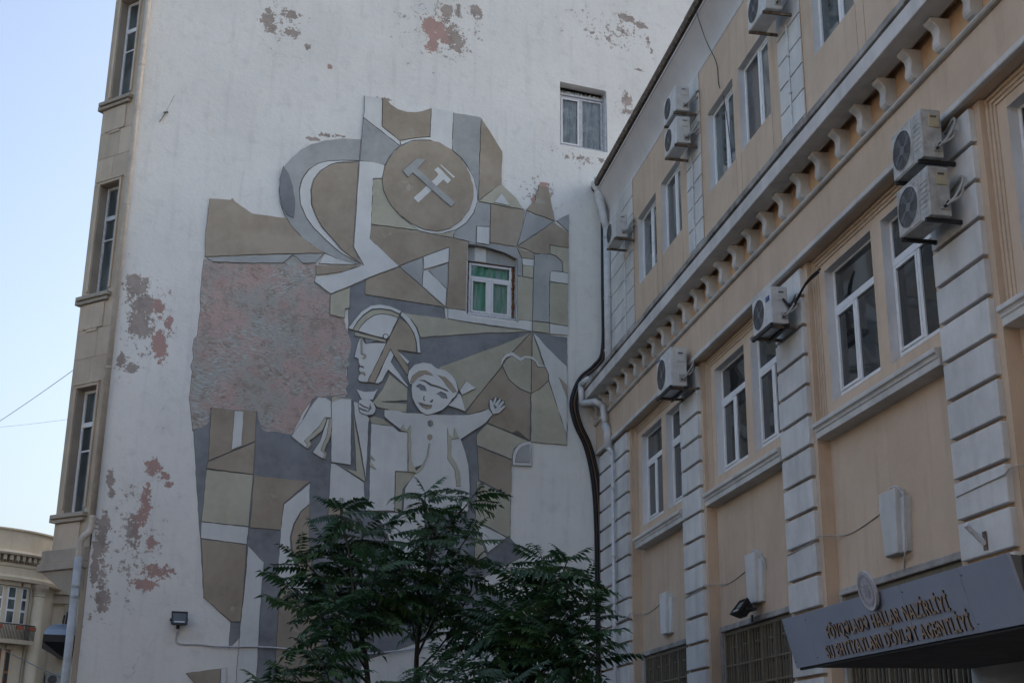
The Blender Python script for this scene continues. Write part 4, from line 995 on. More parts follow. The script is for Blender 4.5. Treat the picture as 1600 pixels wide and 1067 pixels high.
 ('t',6,[(-4.389,7.393),(-4.346,7.34),(-4.243,7.305),(-4.141,7.339),(-4.136,7.395),(-4.263,7.413),(-4.349,7.438),(-4.425,7.441)]),
 ('d',6,[(-4.396,7.389),(-4.272,7.367),(-4.132,7.381),(-4.133,7.409),(-4.273,7.395),(-4.39,7.417),(-4.432,7.454)]),
 ('d',6,[(-4.331,7.505),(-4.296,7.478),(-4.283,7.496),(-4.311,7.514),(-4.299,7.584),(-4.32,7.588)]),
 ('d',6,[(-4.172,7.466),(-4.131,7.47),(-4.109,7.527),(-4.133,7.532),(-4.156,7.488),(-4.18,7.506)]),
 ('d',6,[(-3.685,7.56),(-3.603,7.627),(-3.564,7.721),(-3.585,7.732),(-3.625,7.642),(-3.699,7.582)]),
 ('w',1,[(-4.177,2.781),(-3.921,2.614),(-3.092,2.973),(-3.094,3.033),(-3.786,3.169),(-4.179,2.852)]),
]
mu = empty('relief_mural', tuple(WP(-5.5, 0, 0) - Z*EYE + Z*.0), ROT_W)
tag(mu, 'large painted relief mural with helmeted rescuer holding waving child on white gable wall', 'mural')
def offset_poly(q, d):
    n = len(q); out = []
    for i in range(n):
        a = Vector(q[i-1]); b_ = Vector(q[i]); c = Vector(q[(i+1) % n])
        e1 = (b_-a); e2 = (c-b_)
        if e1.length < 1e-6 or e2.length < 1e-6: out.append((b_.x, b_.y)); continue
        n1 = Vector((e1.y, -e1.x)).normalized(); n2 = Vector((e2.y, -e2.x)).normalized()
        k = n1 + n2; dn = 1 + n1.dot(n2)
        k = k / max(dn, .45)
        out.append((b_.x + k.x*d, b_.y + k.y*d))
    return out
def densify(q, step=.11, j=.007):
    out = []
    for i in range(len(q)):
        a = Vector(q[i]); c = Vector(q[(i+1) % len(q)])
        L = (c-a).length; n = max(1, int(L/step))
        for k in range(n):
            p = a.lerp(c, k/n)
            if k: p = p + Vector((random.uniform(-j, j), random.uniform(-j, j)))
            out.append((p.x, p.y))
    return out
LEVO = [.012, .028, .040, .052, .064, .074, .084]
for idx, (col, lev, q) in enumerate(MURAL):
    o = LEVO[lev] + .0009*(idx % 9)
    area = abs(sum(q[i][0]*q[(i+1) % len(q)][1]-q[(i+1) % len(q)][0]*q[i][1] for i in range(len(q))))/2
    ins = .004 if area > .05 else .0015
    q = [(x+5.5, z) for x, z in q]
    if area > .05: q = densify(q)
    t = offset_poly(q, -ins); s = offset_poly(q, .003 if area > .05 else .0015)
    n = len(q)
    dep = .016 if lev else .011
    if col == 'd': dep = .006
    b = MB()
    b.add([(x, -o, z) for x, z in t], [tuple(range(n))], 0)
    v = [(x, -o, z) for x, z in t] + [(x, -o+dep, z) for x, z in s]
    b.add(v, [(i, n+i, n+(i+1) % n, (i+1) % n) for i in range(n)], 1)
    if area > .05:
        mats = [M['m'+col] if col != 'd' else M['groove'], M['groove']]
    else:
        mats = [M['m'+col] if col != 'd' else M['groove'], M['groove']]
    me = bpy.data.meshes.new('relief_panel'); me.from_pydata(b.v, [], b.f)
    for mt in mats: me.materials.append(mt)
    for p, mi in zip(me.polygons, b.m): p.material_index = mi
    me.update()
    put('relief_panel', me, mu, LZ)
# ring button on the helmet
b = MB()
ring_c = (-5.194,8.808)
b.disc((ring_c[0]+5.5, -.078, ring_c[1]), .064, 'y', 20, 1); b.disc((ring_c[0]+5.5, -.081, ring_c[1]), .046, 'y', 20, 0)
b.build('helmet_button', [M['mw'], M['groove']], mu, loc=LZ)

# ================================================================== things on the walls
# ------------------------------------------------------------------ air conditioner units
def ac_unit(label, s0, s1, z0, z1, of, dep, aged=False, gap=.17, bracket='L', wires=0, logo=None):
    w, h = s1-s0, z1-z0
    root = empty('air_conditioner', tuple(FP(s0, of-dep, z0)), ROT_F + random.uniform(-.012, .012))
    root.rotation_euler[1] = random.uniform(-.012, .012)
    tag(root, label, 'air conditioner', 'outdoor air conditioner units on the cream facade')
    mc = M['ac_old'] if aged else M['ac_white']
    b = MB(); b.box(0, w, -dep, 0, 0, h)
    b.build('casing', mc, root, bevel=.014, seg=2)
    fx, fz, fr_ = w*.37, h*.49, min(h*.43, w*.33)
    b = MB()
    b.box(w*.02, w*.70, -dep-.008, -dep+.002, h*.03, h*.97)
    fp = b.build('front_panel', mc, root, bevel=.004)
    b = MB(); n = 36
    ring_o = [(fx+fr_*math.cos(2*PI*k/n), fz+fr_*math.sin(2*PI*k/n)) for k in range(n)]
    ring_i = [(fx+fr_*.93*math.cos(2*PI*k/n), fz+fr_*.93*math.sin(2*PI*k/n)) for k in range(n)]
    v = [(x, -dep-.0085, z) for x, z in ring_o] + [(x, -dep-.016, z) for x, z in ring_i]
    b.add(v, [(k, (k+1) % n, n+(k+1) % n, n+k) for k in range(n)])
    b.build('fan_ring', mc, fp)
    b = MB(); b.disc((fx, -dep-.0105, fz), fr_*.95, 'y', n)
    fd = b.build('fan_opening', M['ac_grille'], fp)
    b = MB()
    for k in range(4):
        a0 = k*PI/2 + .4
        pts = []
        for j in range(5):
            rr = fr_*(.2 + .65*j/4); a = a0 + .35*j/4
            pts.append((fx+rr*math.cos(a-.28), -dep-.0125, fz+rr*math.sin(a-.28)))
        for j in range(5):
            rr = fr_*(.85 - .65*j/4); a = a0 + .35*(4-j)/4
            pts.append((fx+rr*math.cos(a+.28), -dep-.0125, fz+rr*math.sin(a+.28)))
        b.add(pts, [tuple(range(10))])
    b.disc((fx, -dep-.0135, fz), fr_*.22, 'y', 16)
    b.build('fan_blade', M['blade'], fd)
    b = MB()
    for rr in (.3, .45, .6, .75, .88):
        pts = [(fx+fr_*rr*math.cos(2*PI*k/28), -dep-.0165, fz+fr_*rr*math.sin(2*PI*k/28)) for k in range(29)]
        b.tube(pts, .0022, 4, cap=False)
    for k in range(8):
        a = PI*k/4
        b.tube([(fx+fr_*.2*math.cos(a), -dep-.017, fz+fr_*.2*math.sin(a)), (fx+fr_*.95*math.cos(a), -dep-.017, fz+fr_*.95*math.sin(a))], .0025, 4)
    b.build('fan_guard', M['ac_grille'], fp)
    if aged:
        for k in range(6):
            b = MB(); b.box(w*.735, w*.96, -dep-.006, -dep+.002, h*(.22+.10*k), h*(.22+.10*k)+.018); b.build('louvre', mc, root, bevel=.004)
    if logo:
        b = MB(); b.box(*(logo[0]*w, logo[1]*w), -dep-.0115, -dep-.002, logo[2]*h, logo[3]*h); b.build('badge', plain('badge_blue', (.05, .10, .28), .4), root)
    # right end: service cover, valve cover, vents
    b = MB(); b.box(w-.002, w+.012, -dep*.62, -dep*.12, h*.62, h*.90)
    b.build('service_cover', M['ac_yellow'] if aged else mc, root, bevel=.004)
    b = MB(); b.box(w+.0125, w+.015, -dep*.55, -dep*.25, h*.82, h*.86); b.build('handle_slot', M['ac_grille'], root)
    b = MB(); b.box(w-.002, w+.02, -dep*.5, -dep*.1, h*.12, h*.30)
    b.build('valve_plate', M['ac_old'], root, bevel=.004)
    b = MB()
    for q, (y, z) in enumerate(((-dep*.35, h*.17), (-dep*.22, h*.25))):
        b.tube([(w+.015, y, z), (w+.07, y, z)], .016, 8)
    b.build('valve', M['black_metal'], root)
    for q in range(2):
        y, z = (-dep*.35, h*.17) if q == 0 else (-dep*.22, h*.25)
        pts = smooth_path([(w+.06, y, z), (w+.11, y+.03, z+.02), (w+.10, y+.14, z+.10+.1*q), (w+.04, gap*.75, h*(.55+.25*q)), (w*.7, gap-.015, h*(.5+.2*q))], 6)
        b = MB(); b.tube(pts, .014, 7); b.build('refrigerant_pipe', M['ac_old'], root, smooth=True)
    if wires:
        for q in range(wires):
            pts = smooth_path([(w+.012, -dep*.3, h*.66), (w+.05+.02*q, -dep*.1, h*(.5-.06*q)), (w+.10, gap*.3, h*(.45+.05*q)), (w+.30+.1*q, gap-.02, h*(.85+.06*q)), (w+.62+.05*q, gap+.05, h*(1.0+.05*q))], 7)
            b = MB(); b.tube(pts, .016, 6); b.build('wire', M['cable'], root, smooth=True)
    # wall brackets
    for x in (.09*w, .88*w):
        b = MB()
        b.box(x-.018, x+.018, -dep-.02, gap, -.042, -.002)
        b.box(x-.018, x+.018, gap-.035, gap-.001, -.045-.32*(bracket == 'L'), -.0425)
        if bracket == 'L':
            b.tube([(x, -dep*.75, -.045), (x, gap-.03, -.33)], .012, 5)
        b.build('wall_bracket', M['rust'] if not aged else M['black_metal'], root)
    if bracket == 'tray':
        b = MB(); b.box(-.02, w+.02, -dep-.03, -dep+.01, -.05, -.003); b.box(-.02, w+.02, -.04, .0, -.05, -.003); b.build('tray_rail', M['black_metal'], root)
    return root

ac_unit('upper of the two air conditioners stacked under the crown moulding', 6.20, 6.94, 11.53, 12.03, .45, .26, gap=.19, bracket='flat')
ac_unit('lower of the two air conditioners stacked under the crown moulding', 6.19, 6.93, 10.88, 11.40, .45, .26, gap=.19, bracket='flat')
ac_unit('small air conditioner beside the downpipe funnel in the building corner', 1.66, 2.42, 10.87, 11.40, .45, .26, gap=.19, bracket='flat')
ac_unit('air conditioner cut off by the top edge of the photo', 10.83, 11.56, 10.80, 11.34, .47, .26, gap=.21, bracket='flat')
ac_unit('tall air conditioner with blue badge under the bracketed cornice nearest the mural', 6.26, 7.12, 6.25, 6.93, .72, .28, gap=.15, bracket='tray', logo=(.03, .28, .90, .955))
ac_unit('air conditioner with looping black wires on pilaster between two window bays', 10.99, 11.70, 5.83, 6.36, .68, .24, gap=.15, bracket='tray', wires=2, logo=(.76, .92, .66, .78))
ac_unit('upper grimy air conditioner of the large stacked pair at right', 15.52, 16.22, 6.16, 6.71, .68, .23, aged=True, gap=.16, bracket='flat', wires=0)
ac_unit('lower grimy air conditioner of the large stacked pair at right', 15.53, 16.24, 5.49, 6.04, .68, .235, aged=True, gap=.155, bracket='flat', wires=0)
# drain hoses of the stacked units
for (label, pts) in (('thin white drain pipe running down the upper pilaster below the cut-off air conditioner', [(11.28, .05, 10.74), (11.29, .045, 10.5), (11.28, .045, 9.6), (11.30, .045, 8.12)]),
                     ('thin white drain pipe running down below the two stacked air conditioners', [(6.52, .06, 10.8), (6.55, .045, 10.6), (6.55, .045, 9.5), (6.56, .045, 8.12)]),
                     ('thin white drain pipe below the small corner air conditioner', [(1.62, .06, 10.8), (1.64, .045, 10.6), (1.64, .045, 9.5), (1.65, .045, 8.12)])):
    r0 = FP(pts[-1][0], pts[-1][1], pts[-1][2])
    root = empty('drain_pipe', tuple(r0), ROT_F)
    tag(root, label, 'pipe', 'thin drain pipes on the upper facade')
    q = [(p[0]-pts[-1][0], -(p[1]-pts[-1][1]), p[2]-pts[-1][2]) for p in pts]
    b = MB(); b.tube(q, .017, 8); b.build('pipe', M['pipe_white'], root)
    for z in (.25, .85, 1.45, 2.05):
        b = MB(); b.box(-.03, .03, -.02, .02, z, z+.018); b.build('clip', M['old_white'], root)
# thin cable sagging from the gutter to a window
pts = smooth_path([FP(8.05, .41, 13.06), FP(8.0, .20, 12.4), FP(8.05, .03, 11.9), FP(8.1, .02, 11.45), FP(8.12, -.05, 11.2), FP(8.2, -.09, 10.5), FP(8.3, -.09, 9.9)], 6)
tag(MB().tube(pts, .008, 5).build('thin_cable', M['cable']), 'thin black cable hanging from the gutter into an upper window', 'cable')

# ------------------------------------------------------------------ pipes in the corner
root = empty('downpipe', tuple(FP(.30, .10, 8.1)), 0)
tag(root, 'white downpipe with funnel running down the corner beside the mural', 'downpipe')
def wpart(mb, name, mats, root, **k):
    o0 = root.location
    mb.v = [(x-o0[0], y-o0[1], z-o0[2]) for x, y, z in mb.v]
    return mb.build(name, mats, root, **k)
fun = WP(-.30, .22, 12.93)
b = MB(); b.lathe([(.11, -.10), (.13, 0.0), (.19, .10), (.195, .17), (.17, .17), (.12, .05)], fun, 20); wpart(b, 'funnel', M['pipe_white'], root, smooth=True)
b = MB(); b.tube([fun + Z*-.05, fun + Vector((0, 0, -.16)), FP(.22, .15, 12.20), FP(.27, .10, 11.95)], [.115, .115, .085, .085], 14); wpart(b, 'bend', M['pipe_white'], root, smooth=True)
b = MB(); b.tube([FP(.27, .10, 12.0), FP(.30, .10, 8.1)], .082, 14); wpart(b, 'pipe', M['pipe_white'], root, smooth=True)
for z in (11.7, 10.25, 9.0):
    b = MB(); b.tube([FP(.28, .10, z), FP(.28, .10, z+.04)], .093, 14); wpart(b, 'collar', M['old_white'], root)
b = MB(); b.box(-.13, .13, -.10, .10, 0, .16)
b.v = [tuple(fun + Vector((x, y, z+.12))) for x, y, z in b.v]; wpart(b, 'hopper', M['old_white'], root, bevel=.01)

root = empty('lower_downpipe', tuple(FP(1.62, .37, -EYE)), 0)
tag(root, 'white jointed downpipe turning under the cornice and running down the corner pilaster', 'downpipe')
segs = [([FP(1.05, .74, 8.10), FP(.62, .80, 8.10)], .065), ([FP(.60, .80, 8.12), FP(.66, .80, 7.66)], .065), ([FP(.66, .79, 7.66), FP(1.15, .60, 7.58), FP(1.28, .50, 7.46)], .07),
        ([FP(1.27, .48, 7.48), FP(1.33, .45, 6.98)], .065), ([FP(1.33, .45, 7.02), FP(1.43, .42, 6.88), FP(1.43, .42, 6.50)], .085), ([FP(1.43, .42, 6.52), FP(1.60, .37, 6.36)], .05), ([FP(1.60, .37, 6.40), FP(1.62, .37, -EYE)], .036)]
for pts, r_ in segs:
    b = MB(); b.tube(pts, r_, 12); wpart(b, 'pipe', M['pipe_white'], root, smooth=True)
for z in (5.6, 4.2, 2.8):
    b = MB(); b.tube([FP(1.61, .37, z), FP(1.61, .37, z+.05)], .045, 10); wpart(b, 'clip', M['old_white'], root)

# black cable bundle bending round the cornice
BUN = [(-.14, 12.26), (-.15, 10.59), (-.17, 9.13), (-.33, 8.72), (-.68, 8.38), (-.87, 7.96), (-.90, 7.64), (-.79, 7.25), (-.56, 6.81), (-.40, 6.11), (-.33, 5.13), (-.32, 3.36), (-.32, 1.5), (-.32, -1.0)]
root = empty('cable_bundle', tuple(WP(-.32, .05, -1.0)), 0)
tag(root, 'thick black cable bundle curving round the cornice end and down the white wall corner', 'cable bundle')
for k in range(6):
    du = (k-2.5)*.032; oo = .035 + .025*(k % 2)
    th = 1.0 if k not in (3,) else .6
    pts = smooth_path([WP(u+du*(1 if i > 2 else .45), oo + (.03 if 3 < i < 8 else 0), z+.012*(k % 3)) for i, (u, z) in enumerate(BUN)], 6)
    b = MB(); b.tube(pts, .021*th, 7); wpart(b, 'cable', M['cable_brown'] if k == 3 else M['cable'], root, smooth=True)

# downpipe on the left edge of the gable
root = empty('corner_downpipe', tuple(WP(UL-.1, .12, -EYE)), 0)
tag(root, 'long cream downpipe along the left edge of the gable, grey below the oriel', 'downpipe')
b = MB(); b.tube([WP(UL-.03, .07, 20), WP(UL-.03, .07, 4.55)], .058, 12); wpart(b, 'pipe', M['pipe_cream'], root, smooth=True)
b = MB(); b.tube(smooth_path([WP(UL-.03, .07, 4.58), WP(UL-.03, .07, 4.40), WP(UL-.07, .10, 4.26), WP(UL-.17, .16, 4.14), WP(UL-.20, .17, 4.02), WP(UL-.20, .17, 3.75)], 5), .062, 12); wpart(b, 'bend', M['pipe_cream'], root, smooth=True)
b = MB(); b.tube([WP(UL-.20, .17, 3.78), WP(UL-.20, .17, -EYE)], .075, 12); wpart(b, 'pipe', M['pipe_grey'], root, smooth=True)
for z in (3.22, 3.02, 14.2, 11.0, 7.5):
    b = MB(); b.tube([WP(UL-.20 if z < 4 else UL-.03, .17 if z < 4 else .07, z), WP(UL-.20 if z < 4 else UL-.03, .17 if z < 4 else .07, z+.035)], .085 if z < 4 else .066, 12); wpart(b, 'collar', M['pipe_grey'] if z < 4 else M['pipe_cream'], root)
# small bracket with a broken insulator on the gable
root = empty('wall_bracket', tuple(WP(-10.12, .02, 13.2)), 0)
tag(root, 'thin bent metal bracket sticking out of the upper left of the white gable', 'bracket')
b = MB(); b.tube([WP(-10.14, .0, 13.22), WP(-10.0, .22, 13.55)], .007, 6); wpart(b, 'rod', M['old_white'], root)
b = MB(); b.tube([WP(-10.18, .06, 13.19), WP(-10.09, .06, 13.22)], .022, 8); wpart(b, 'insulator', M['iron'], root)
b = MB(); b.tube([WP(-10.14, .02, 13.2), WP(-10.24, .06, 12.97)], .012, 6); wpart(b, 'stub', M['iron'], root)
# white rod at the top of the gable
tag(MB().tube([WP(-4.33, .04, 16.88), WP(-4.24, .07, 17.35)], .018, 6).build('metal_rod', M['old_white']), 'short pale rod hanging on the gable above the large flaked patch', 'rod')

# ------------------------------------------------------------------ floodlights
def floodlight(label, base, rz, w, h, d, tilt, lit):
    root = empty('floodlight', tuple(base), rz)
    tag(root, label, 'floodlight')
    hd = empty('lamp_head', (0, -.14, .12)); hd.parent = root; hd.rotation_euler = (tilt, 0, 0)
    b = MB(); b.add([(-w/2, -d/2, -h/2), (w/2, -d/2, -h/2), (w/2, -d/2, h/2), (-w/2, -d/2, h/2), (-w*.36, d/2, -h*.36), (w*.36, d/2, -h*.36), (w*.36, d/2, h*.36), (-w*.36, d/2, h*.36)],
          [(0, 1, 2, 3), (7, 6, 5, 4), (0, 4, 5, 1), (1, 5, 6, 2), (2, 6, 7, 3), (3, 7, 4, 0)])
    b.build('housing', M['black_metal'], hd, bevel=.006)
    b = MB(); b.box(-w/2, w/2, -d/2-.02, -d/2-.001, h/2-.025, h/2); b.box(-w/2, w/2, -d/2-.02, -d/2-.001, -h/2, -h/2+.025)
    b.box(-w/2, -w/2+.025, -d/2-.02, -d/2-.001, -h/2+.0255, h/2-.0255); b.box(w/2-.025, w/2, -d/2-.02, -d/2-.001, -h/2+.0255, h/2-.0255)
    b.build('bezel', M['black_metal'], hd)
    b = MB(); b.box(-w/2+.026, w/2-.026, -d/2-.006, -d/2-.002, -h/2+.026, h/2-.026); b.build('lens', M['pane_up'], hd)
    b = MB(); b.box(-w*.32, w*.32, -d/2-.012, -d/2-.0065, -h*.33, -h*.26); b.build('reflector_strip', M['pvc'], hd)
    b = MB(); b.box(-.03, .03, -.02, .0, -.05, .05); b.box(-w/2-.012, -w/2-.004, -.16, -.001, .10, .14); b.box(w/2+.004, w/2+.012, -.16, -.001, .10, .14); b.box(-w/2-.012, w/2+.012, -.012, -.001, .10, .14)
    b.build('yoke', M['black_metal'], root)
    return root
floodlight('black floodlight on the white gable wall left of the mural foot', WP(-8.97, 0, 2.60), ROT_W, .30, .27, .10, R(-22), True)
floodlight('black floodlight below the keystone over the grilled window', FP(9.05, .175, 2.20), ROT_F, .36, .26, .14, R(-38), False)
pts = smooth_path([WP(-8.97, .05, 2.55), WP(-8.99, .012, 2.40), WP(-8.98, .012, 2.33), WP(-8.88, .012, 2.28), WP(-8.56, .02, 2.285), WP(-8.14, .05, 2.26), WP(-7.47, .06, 2.28), WP(-6.98, .06, 2.27), WP(-6.22, .06, 2.20), WP(-5.46, .06, 2.22), WP(-4.68, .06, 2.31), WP(-4.0, .06, 2.42), WP(-3.0, .06, 2.5)], 6)
tag(MB().tube(pts, .017, 7).build('wall_cable', M['cable_white'], smooth=True), 'grey cable running from the left floodlight across the foot of the mural', 'cable')

# ------------------------------------------------------------------ cables along the ground floor pilasters
for k, (label, i) in enumerate((('white cable crossing from the corner pilaster into the first bay', 0), ('white cable crossing from the second pilaster towards the floodlight keystone', 1),
                                ('white cable crossing from the third pilaster towards the keystone above the canopy', 2), ('white cable crossing the rightmost pilaster at the photo edge', 3))):
    r_ = PIL[i][1]; zz = 2.86 if i else 2.92
    if i == 3: zz = 2.74
    pts = [FP(r_-.95, .30, zz-.02), FP(r_-.4, .302, zz), FP(r_+.0, .31, zz+.01), FP(r_+.12, .28, zz+.06), FP(r_+.3, .10, zz+.05), FP(r_+.55, .062, zz+.03), FP(r_+1.0, .06, zz+.06), FP(r_+1.55, .06, zz+.13)]
    if i == 3: pts = pts[:5]
    tag(MB().tube(smooth_path(pts, 6), .008, 6).build('thin_white_cable', M['cable_dull'], smooth=True), label, 'cable', 'white cables strung along the ground floor')
for (label, c0) in (('white cable looped over the second keystone', 9.02), ('white cable looped over the keystone above the canopy and down its side', 13.69)):
    pts = [FP(c0+.10, .18, 3.16), FP(c0+.20, .14, 3.17), FP(c0+.25, .10, 3.08), FP(c0+.33, .13, 3.07), FP(c0+.38, .10, 3.0), FP(c0+.39, .065, 2.86)]
    if c0 > 10: pts = pts[:4] + [FP(c0+.34, .135, 3.0), FP(c0+.31, .14, 2.6), FP(c0+.28, .14, 2.40), FP(c0+.10, .07, 2.34), FP(c0+.05, .07, 2.20)]
    tag(MB().tube(smooth_path(pts, 6), .012, 6).build('looped_cable', M['cable_white'], smooth=True), label, 'cable')
# flag holder
root = empty('flag_holder', tuple(FP(16.0, .295, 2.2)), ROT_F)
tag(root, 'rusty metal flag holder on the rightmost pilaster above the canopy', 'flag holder')
b = MB(); b.box(-.035, .035, -.012, .0, -.09, .09); b.build('plate', M['rust'], root, bevel=.003)
b = MB(); b.tube([(0, -.01, -.03), (.02, -.20, .14)], .028, 10); b.build('socket', M['old_white'], root)

# ------------------------------------------------------------------ entrance canopy with lettering
cs0, cs1 = 15.48, 19.66
T0, B0 = (2.20, 1.45), (2.072, .995)       # offset, height of the front face's top and bottom edge
root = empty('entrance_canopy', tuple(FP(17.57, .3, .995)), ROT_F)
tag(root, 'grey-blue entrance canopy with two lines of lettering and round emblem', 'canopy')
def C(mb, name, mats, **k):
    mb.v = [(x-17.57, y+.3, z-.995) for x, y, z in mb.v]
    return mb.build(name, mats, root, **k)
b = MB(); b.sweep([(-2.18, 1.443), (-2.052, 1.0), (-.31, 1.03), (-.31, 1.30)], cs0+.012, cs1-.012); C(b, 'box', M['underside'])
nrm = Vector((0, -(T0[1]-B0[1]), -(T0[0]-B0[0]))).normalized()      # in (x, y, z) local, pointing out and slightly down
upv = Vector((0, -(T0[0]-B0[0]), T0[1]-B0[1])).normalized()
FH = math.hypot(T0[0]-B0[0], T0[1]-B0[1])
def cf(s, t, n=0.0):
    p = Vector((s, -B0[0], B0[1])) + upv*t + nrm*n
    return (p.x, p.y, p.z)
seams = [cs0, 16.02, 18.02, 18.97, cs1]
for a, c in zip(seams, seams[1:]):
    b = MB(); a_, c_ = a+.002, c-.002
    v = [cf(a_, 0, .014), cf(c_, 0, .014), cf(c_, FH, .014), cf(a_, FH, .014), cf(a_, 0, -.012), cf(c_, 0, -.012), cf(c_, FH, -.012), cf(a_, FH, -.012)]
    b.add(v, [(0, 1, 2, 3), (7, 6, 5, 4), (0, 4, 5, 1), (1, 5, 6, 2), (2, 6, 7, 3), (3, 7, 4, 0)])
    C(b, 'front_panel', M['panel'], bevel=.002)
for a in seams[:-1]:
    for t in (.06, FH-.06):
        b = MB(); b.tube([cf(a+.03, t, .013), cf(a+.03, t, .018)], .006, 6); C(b, 'screw', M['black_metal'])
b = MB(); b.box(cs0+.02, cs1-.02, -2.06, -2.03, .975, .9995); C(b, 'drip_edge', M['black_metal'])
b = MB(); b.box(cs1-.010, cs1+.004, -2.10, -.30, 1.03, 1.44); C(b, 'end_panel', M['tar'])
def lettering(text, s0, s1, t0, h):
    cu = bpy.data.curves.new('lettering', 'FONT'); cu.body = text
    cu.extrude = .06; cu.offset = .012; cu.space_character = 1.13; cu.resolution_u = 3
    to = bpy.data.objects.new('lettering', cu); COL.objects.link(to)
    dg = bpy.context.evaluated_depsgraph_get()
    me = bpy.data.meshes.new_from_object(to.evaluated_get(dg))
    bpy.data.objects.remove(to)
    xs = [v.co.x for v in me.vertices]; ys = [v.co.y for v in me.vertices]
    x0, x1 = min(xs), max(xs)
    caph = .73
    for v in me.vertices:
        x = (v.co.x-x0)/(x1-x0)*(s1-s0)+s0; t = t0 + v.co.y/caph*h
        z_ = .015 + (v.co.z+.06)/.12*.011
        p = cf(x, t, z_); v.co = (p[0]-17.57, p[1]+.3, p[2]-.995)
    # one object for each letter: join islands that stand over one another
    me.update(); nv = len(me.vertices); par = list(range(nv))
    def fnd(a):
        while par[a] != a: par[a] = par[par[a]]; a = par[a]
        return a
    for p in me.polygons:
        r0 = fnd(p.vertices[0])
        for q in p.vertices[1:]: par[fnd(q)] = r0
    isl = {}
    for p in me.polygons: isl.setdefault(fnd(p.vertices[0]), []).append(p.index)
    grp = []
    for fs in isl.values():
        xs_ = [me.vertices[q].co.x for f_ in fs for q in me.polygons[f_].vertices]
        a, c = min(xs_), max(xs_)
        for g_ in grp:
            ov = min(c, g_[1]) - max(a, g_[0])
            if ov > .6*min(c-a, g_[1]-g_[0]): g_[0] = min(a, g_[0]); g_[1] = max(c, g_[1]); g_[2] += fs; break
        else: grp.append([a, c, list(fs)])
    for a, c, fs in sorted(grp, key=lambda t: t[0]):
        idx = {}; vv = []; ff = []; mi = []
        for f_ in fs:
            p = me.polygons[f_]; l = []
            for q in p.vertices:
                if q not in idx: idx[q] = len(vv); vv.append(tuple(me.vertices[q].co))
                l.append(idx[q])
            ff.append(l); mi.append(0 if p.normal.dot(nrm) > .9 else 1)
        m2 = bpy.data.meshes.new('letter'); m2.from_pydata(vv, [], ff)
        m2.materials.append(M['letter_face']); m2.materials.append(M['letter_side'])
        for p, k_ in zip(m2.polygons, mi): p.material_index = k_
        m2.update(); put('letter', m2, root)
lettering('FÖVQƏLADƏ HALLAR NAZİRLİYİ', 16.44, 18.70, .20, .116)
lettering('SU EHTİYATLARI DÖVLƏT AGENTLİYİ', 16.30, 18.92, .035, .116)
ec = Vector(cf(17.54, .50, .055))
em_ = MB()
def ring_pts(r_, n, k=28): return [tuple(ec + Vector((1, 0, 0))*(r_*math.cos(2*PI*i/k)) + upv*(r_*1.06*math.sin(2*PI*i/k)) + nrm*n) for i in range(k)]
a = ring_pts(.155, 0); c = ring_pts(.155, -.02); em_.add(a + c, [tuple(range(28)), tuple(range(55, 27, -1))] + [(i, i+28, (i+1) % 28+28, (i+1) % 28) for i in range(28)])
eo = C(em_, 'emblem', M['emblem'])
em_ = MB(); a = ring_pts(.152, .004); c = ring_pts(.132, .004)
em_.add(a + c, [(i, (i+1) % 28, (i+1) % 28+28, i+28) for i in range(28)]); em_.v = [(x-17.57, y+.3, z-.995) for x, y, z in em_.v]; em_.build('emblem_ring', M['cable_white'], eo)
em_ = MB()
star = []
for i in range(16):
    r_ = .075 if i % 2 == 0 else .045
    star.append(tuple(ec + Vector((1, 0, 0))*(r_*math.cos(PI*i/8)) + upv*(r_*math.sin(PI*i/8)) + nrm*.005))
em_.add(star, [tuple(range(16))]); a = ring_pts(.118, .0045); c = ring_pts(.104, .0045)
em_.add(a + c, [(i, (i+1) % 28, (i+1) % 28+28, i+28) for i in range(28)])
em_.v = [(x-17.57, y+.3, z-.995) for x, y, z in em_.v]; em_.build('emblem_motif', plain('emblem_motif', (.33, .34, .40), .5), eo)

# ------------------------------------------------------------------ dome awning under the oriel
ao = empty('dome_awning', tuple(WP(UL, -.5, 2.25)), ROT_W)
tag(ao, 'small blue-grey hood awning with black underside beneath the oriel', 'awning')
b = MB(); ringz = [(0.0, -.66, .02, 1.55), (.10, -.63, .06, 1.50), (.17, -.57, .14, 1.42), (.215, -.48, .26, 1.30), (.235, -.36, .40, 1.15)]
v = []
for z, x, ya, yb in ringz: v += [(0, ya-.3, z+.13), (x, ya-.3, z+.13), (x, yb-.3, z+.13), (0, yb-.3, z+.13)]
fs = []
for i in range(len(ringz)-1):
    for k in range(3): fs.append((4*i+k, 4*i+k+1, 4*i+k+5, 4*i+k+4))
fs.append((16, 17, 18, 19)); b.add(v, fs); b.build('hood', M['awning_top'], ao, smooth=False)
b = MB(); t_ = [(0, -.3), (-.665, -.285), (-.665, 1.26), (0, 1.26)]; l_ = [(0, .0), (-.30, .0), (-.30, .8), (0, .8)]
v = [(x, y, .129) for x, y in t_] + [(x, y, .0) for x, y in t_] + [(x, y, -.24) for x, y in l_]
b.add(v, [(0, 1, 5, 4), (1, 2, 6, 5), (2, 3, 7, 6), (4, 5, 9, 8), (5, 6, 10, 9), (6, 7, 11, 10), (8, 9, 10, 11), (3, 2, 1, 0)])
b.build('underside', M['black_metal'], ao)
b = MB()
for x, h in ((-.34, .16), (-.29, .22), (-.22, .30), (-.17, .24)): b.tube([(x, .2, .35), (x+.02, .2, .38+h)], .018, 6)
b.build('finial_spikes', M['black_metal'], ao)

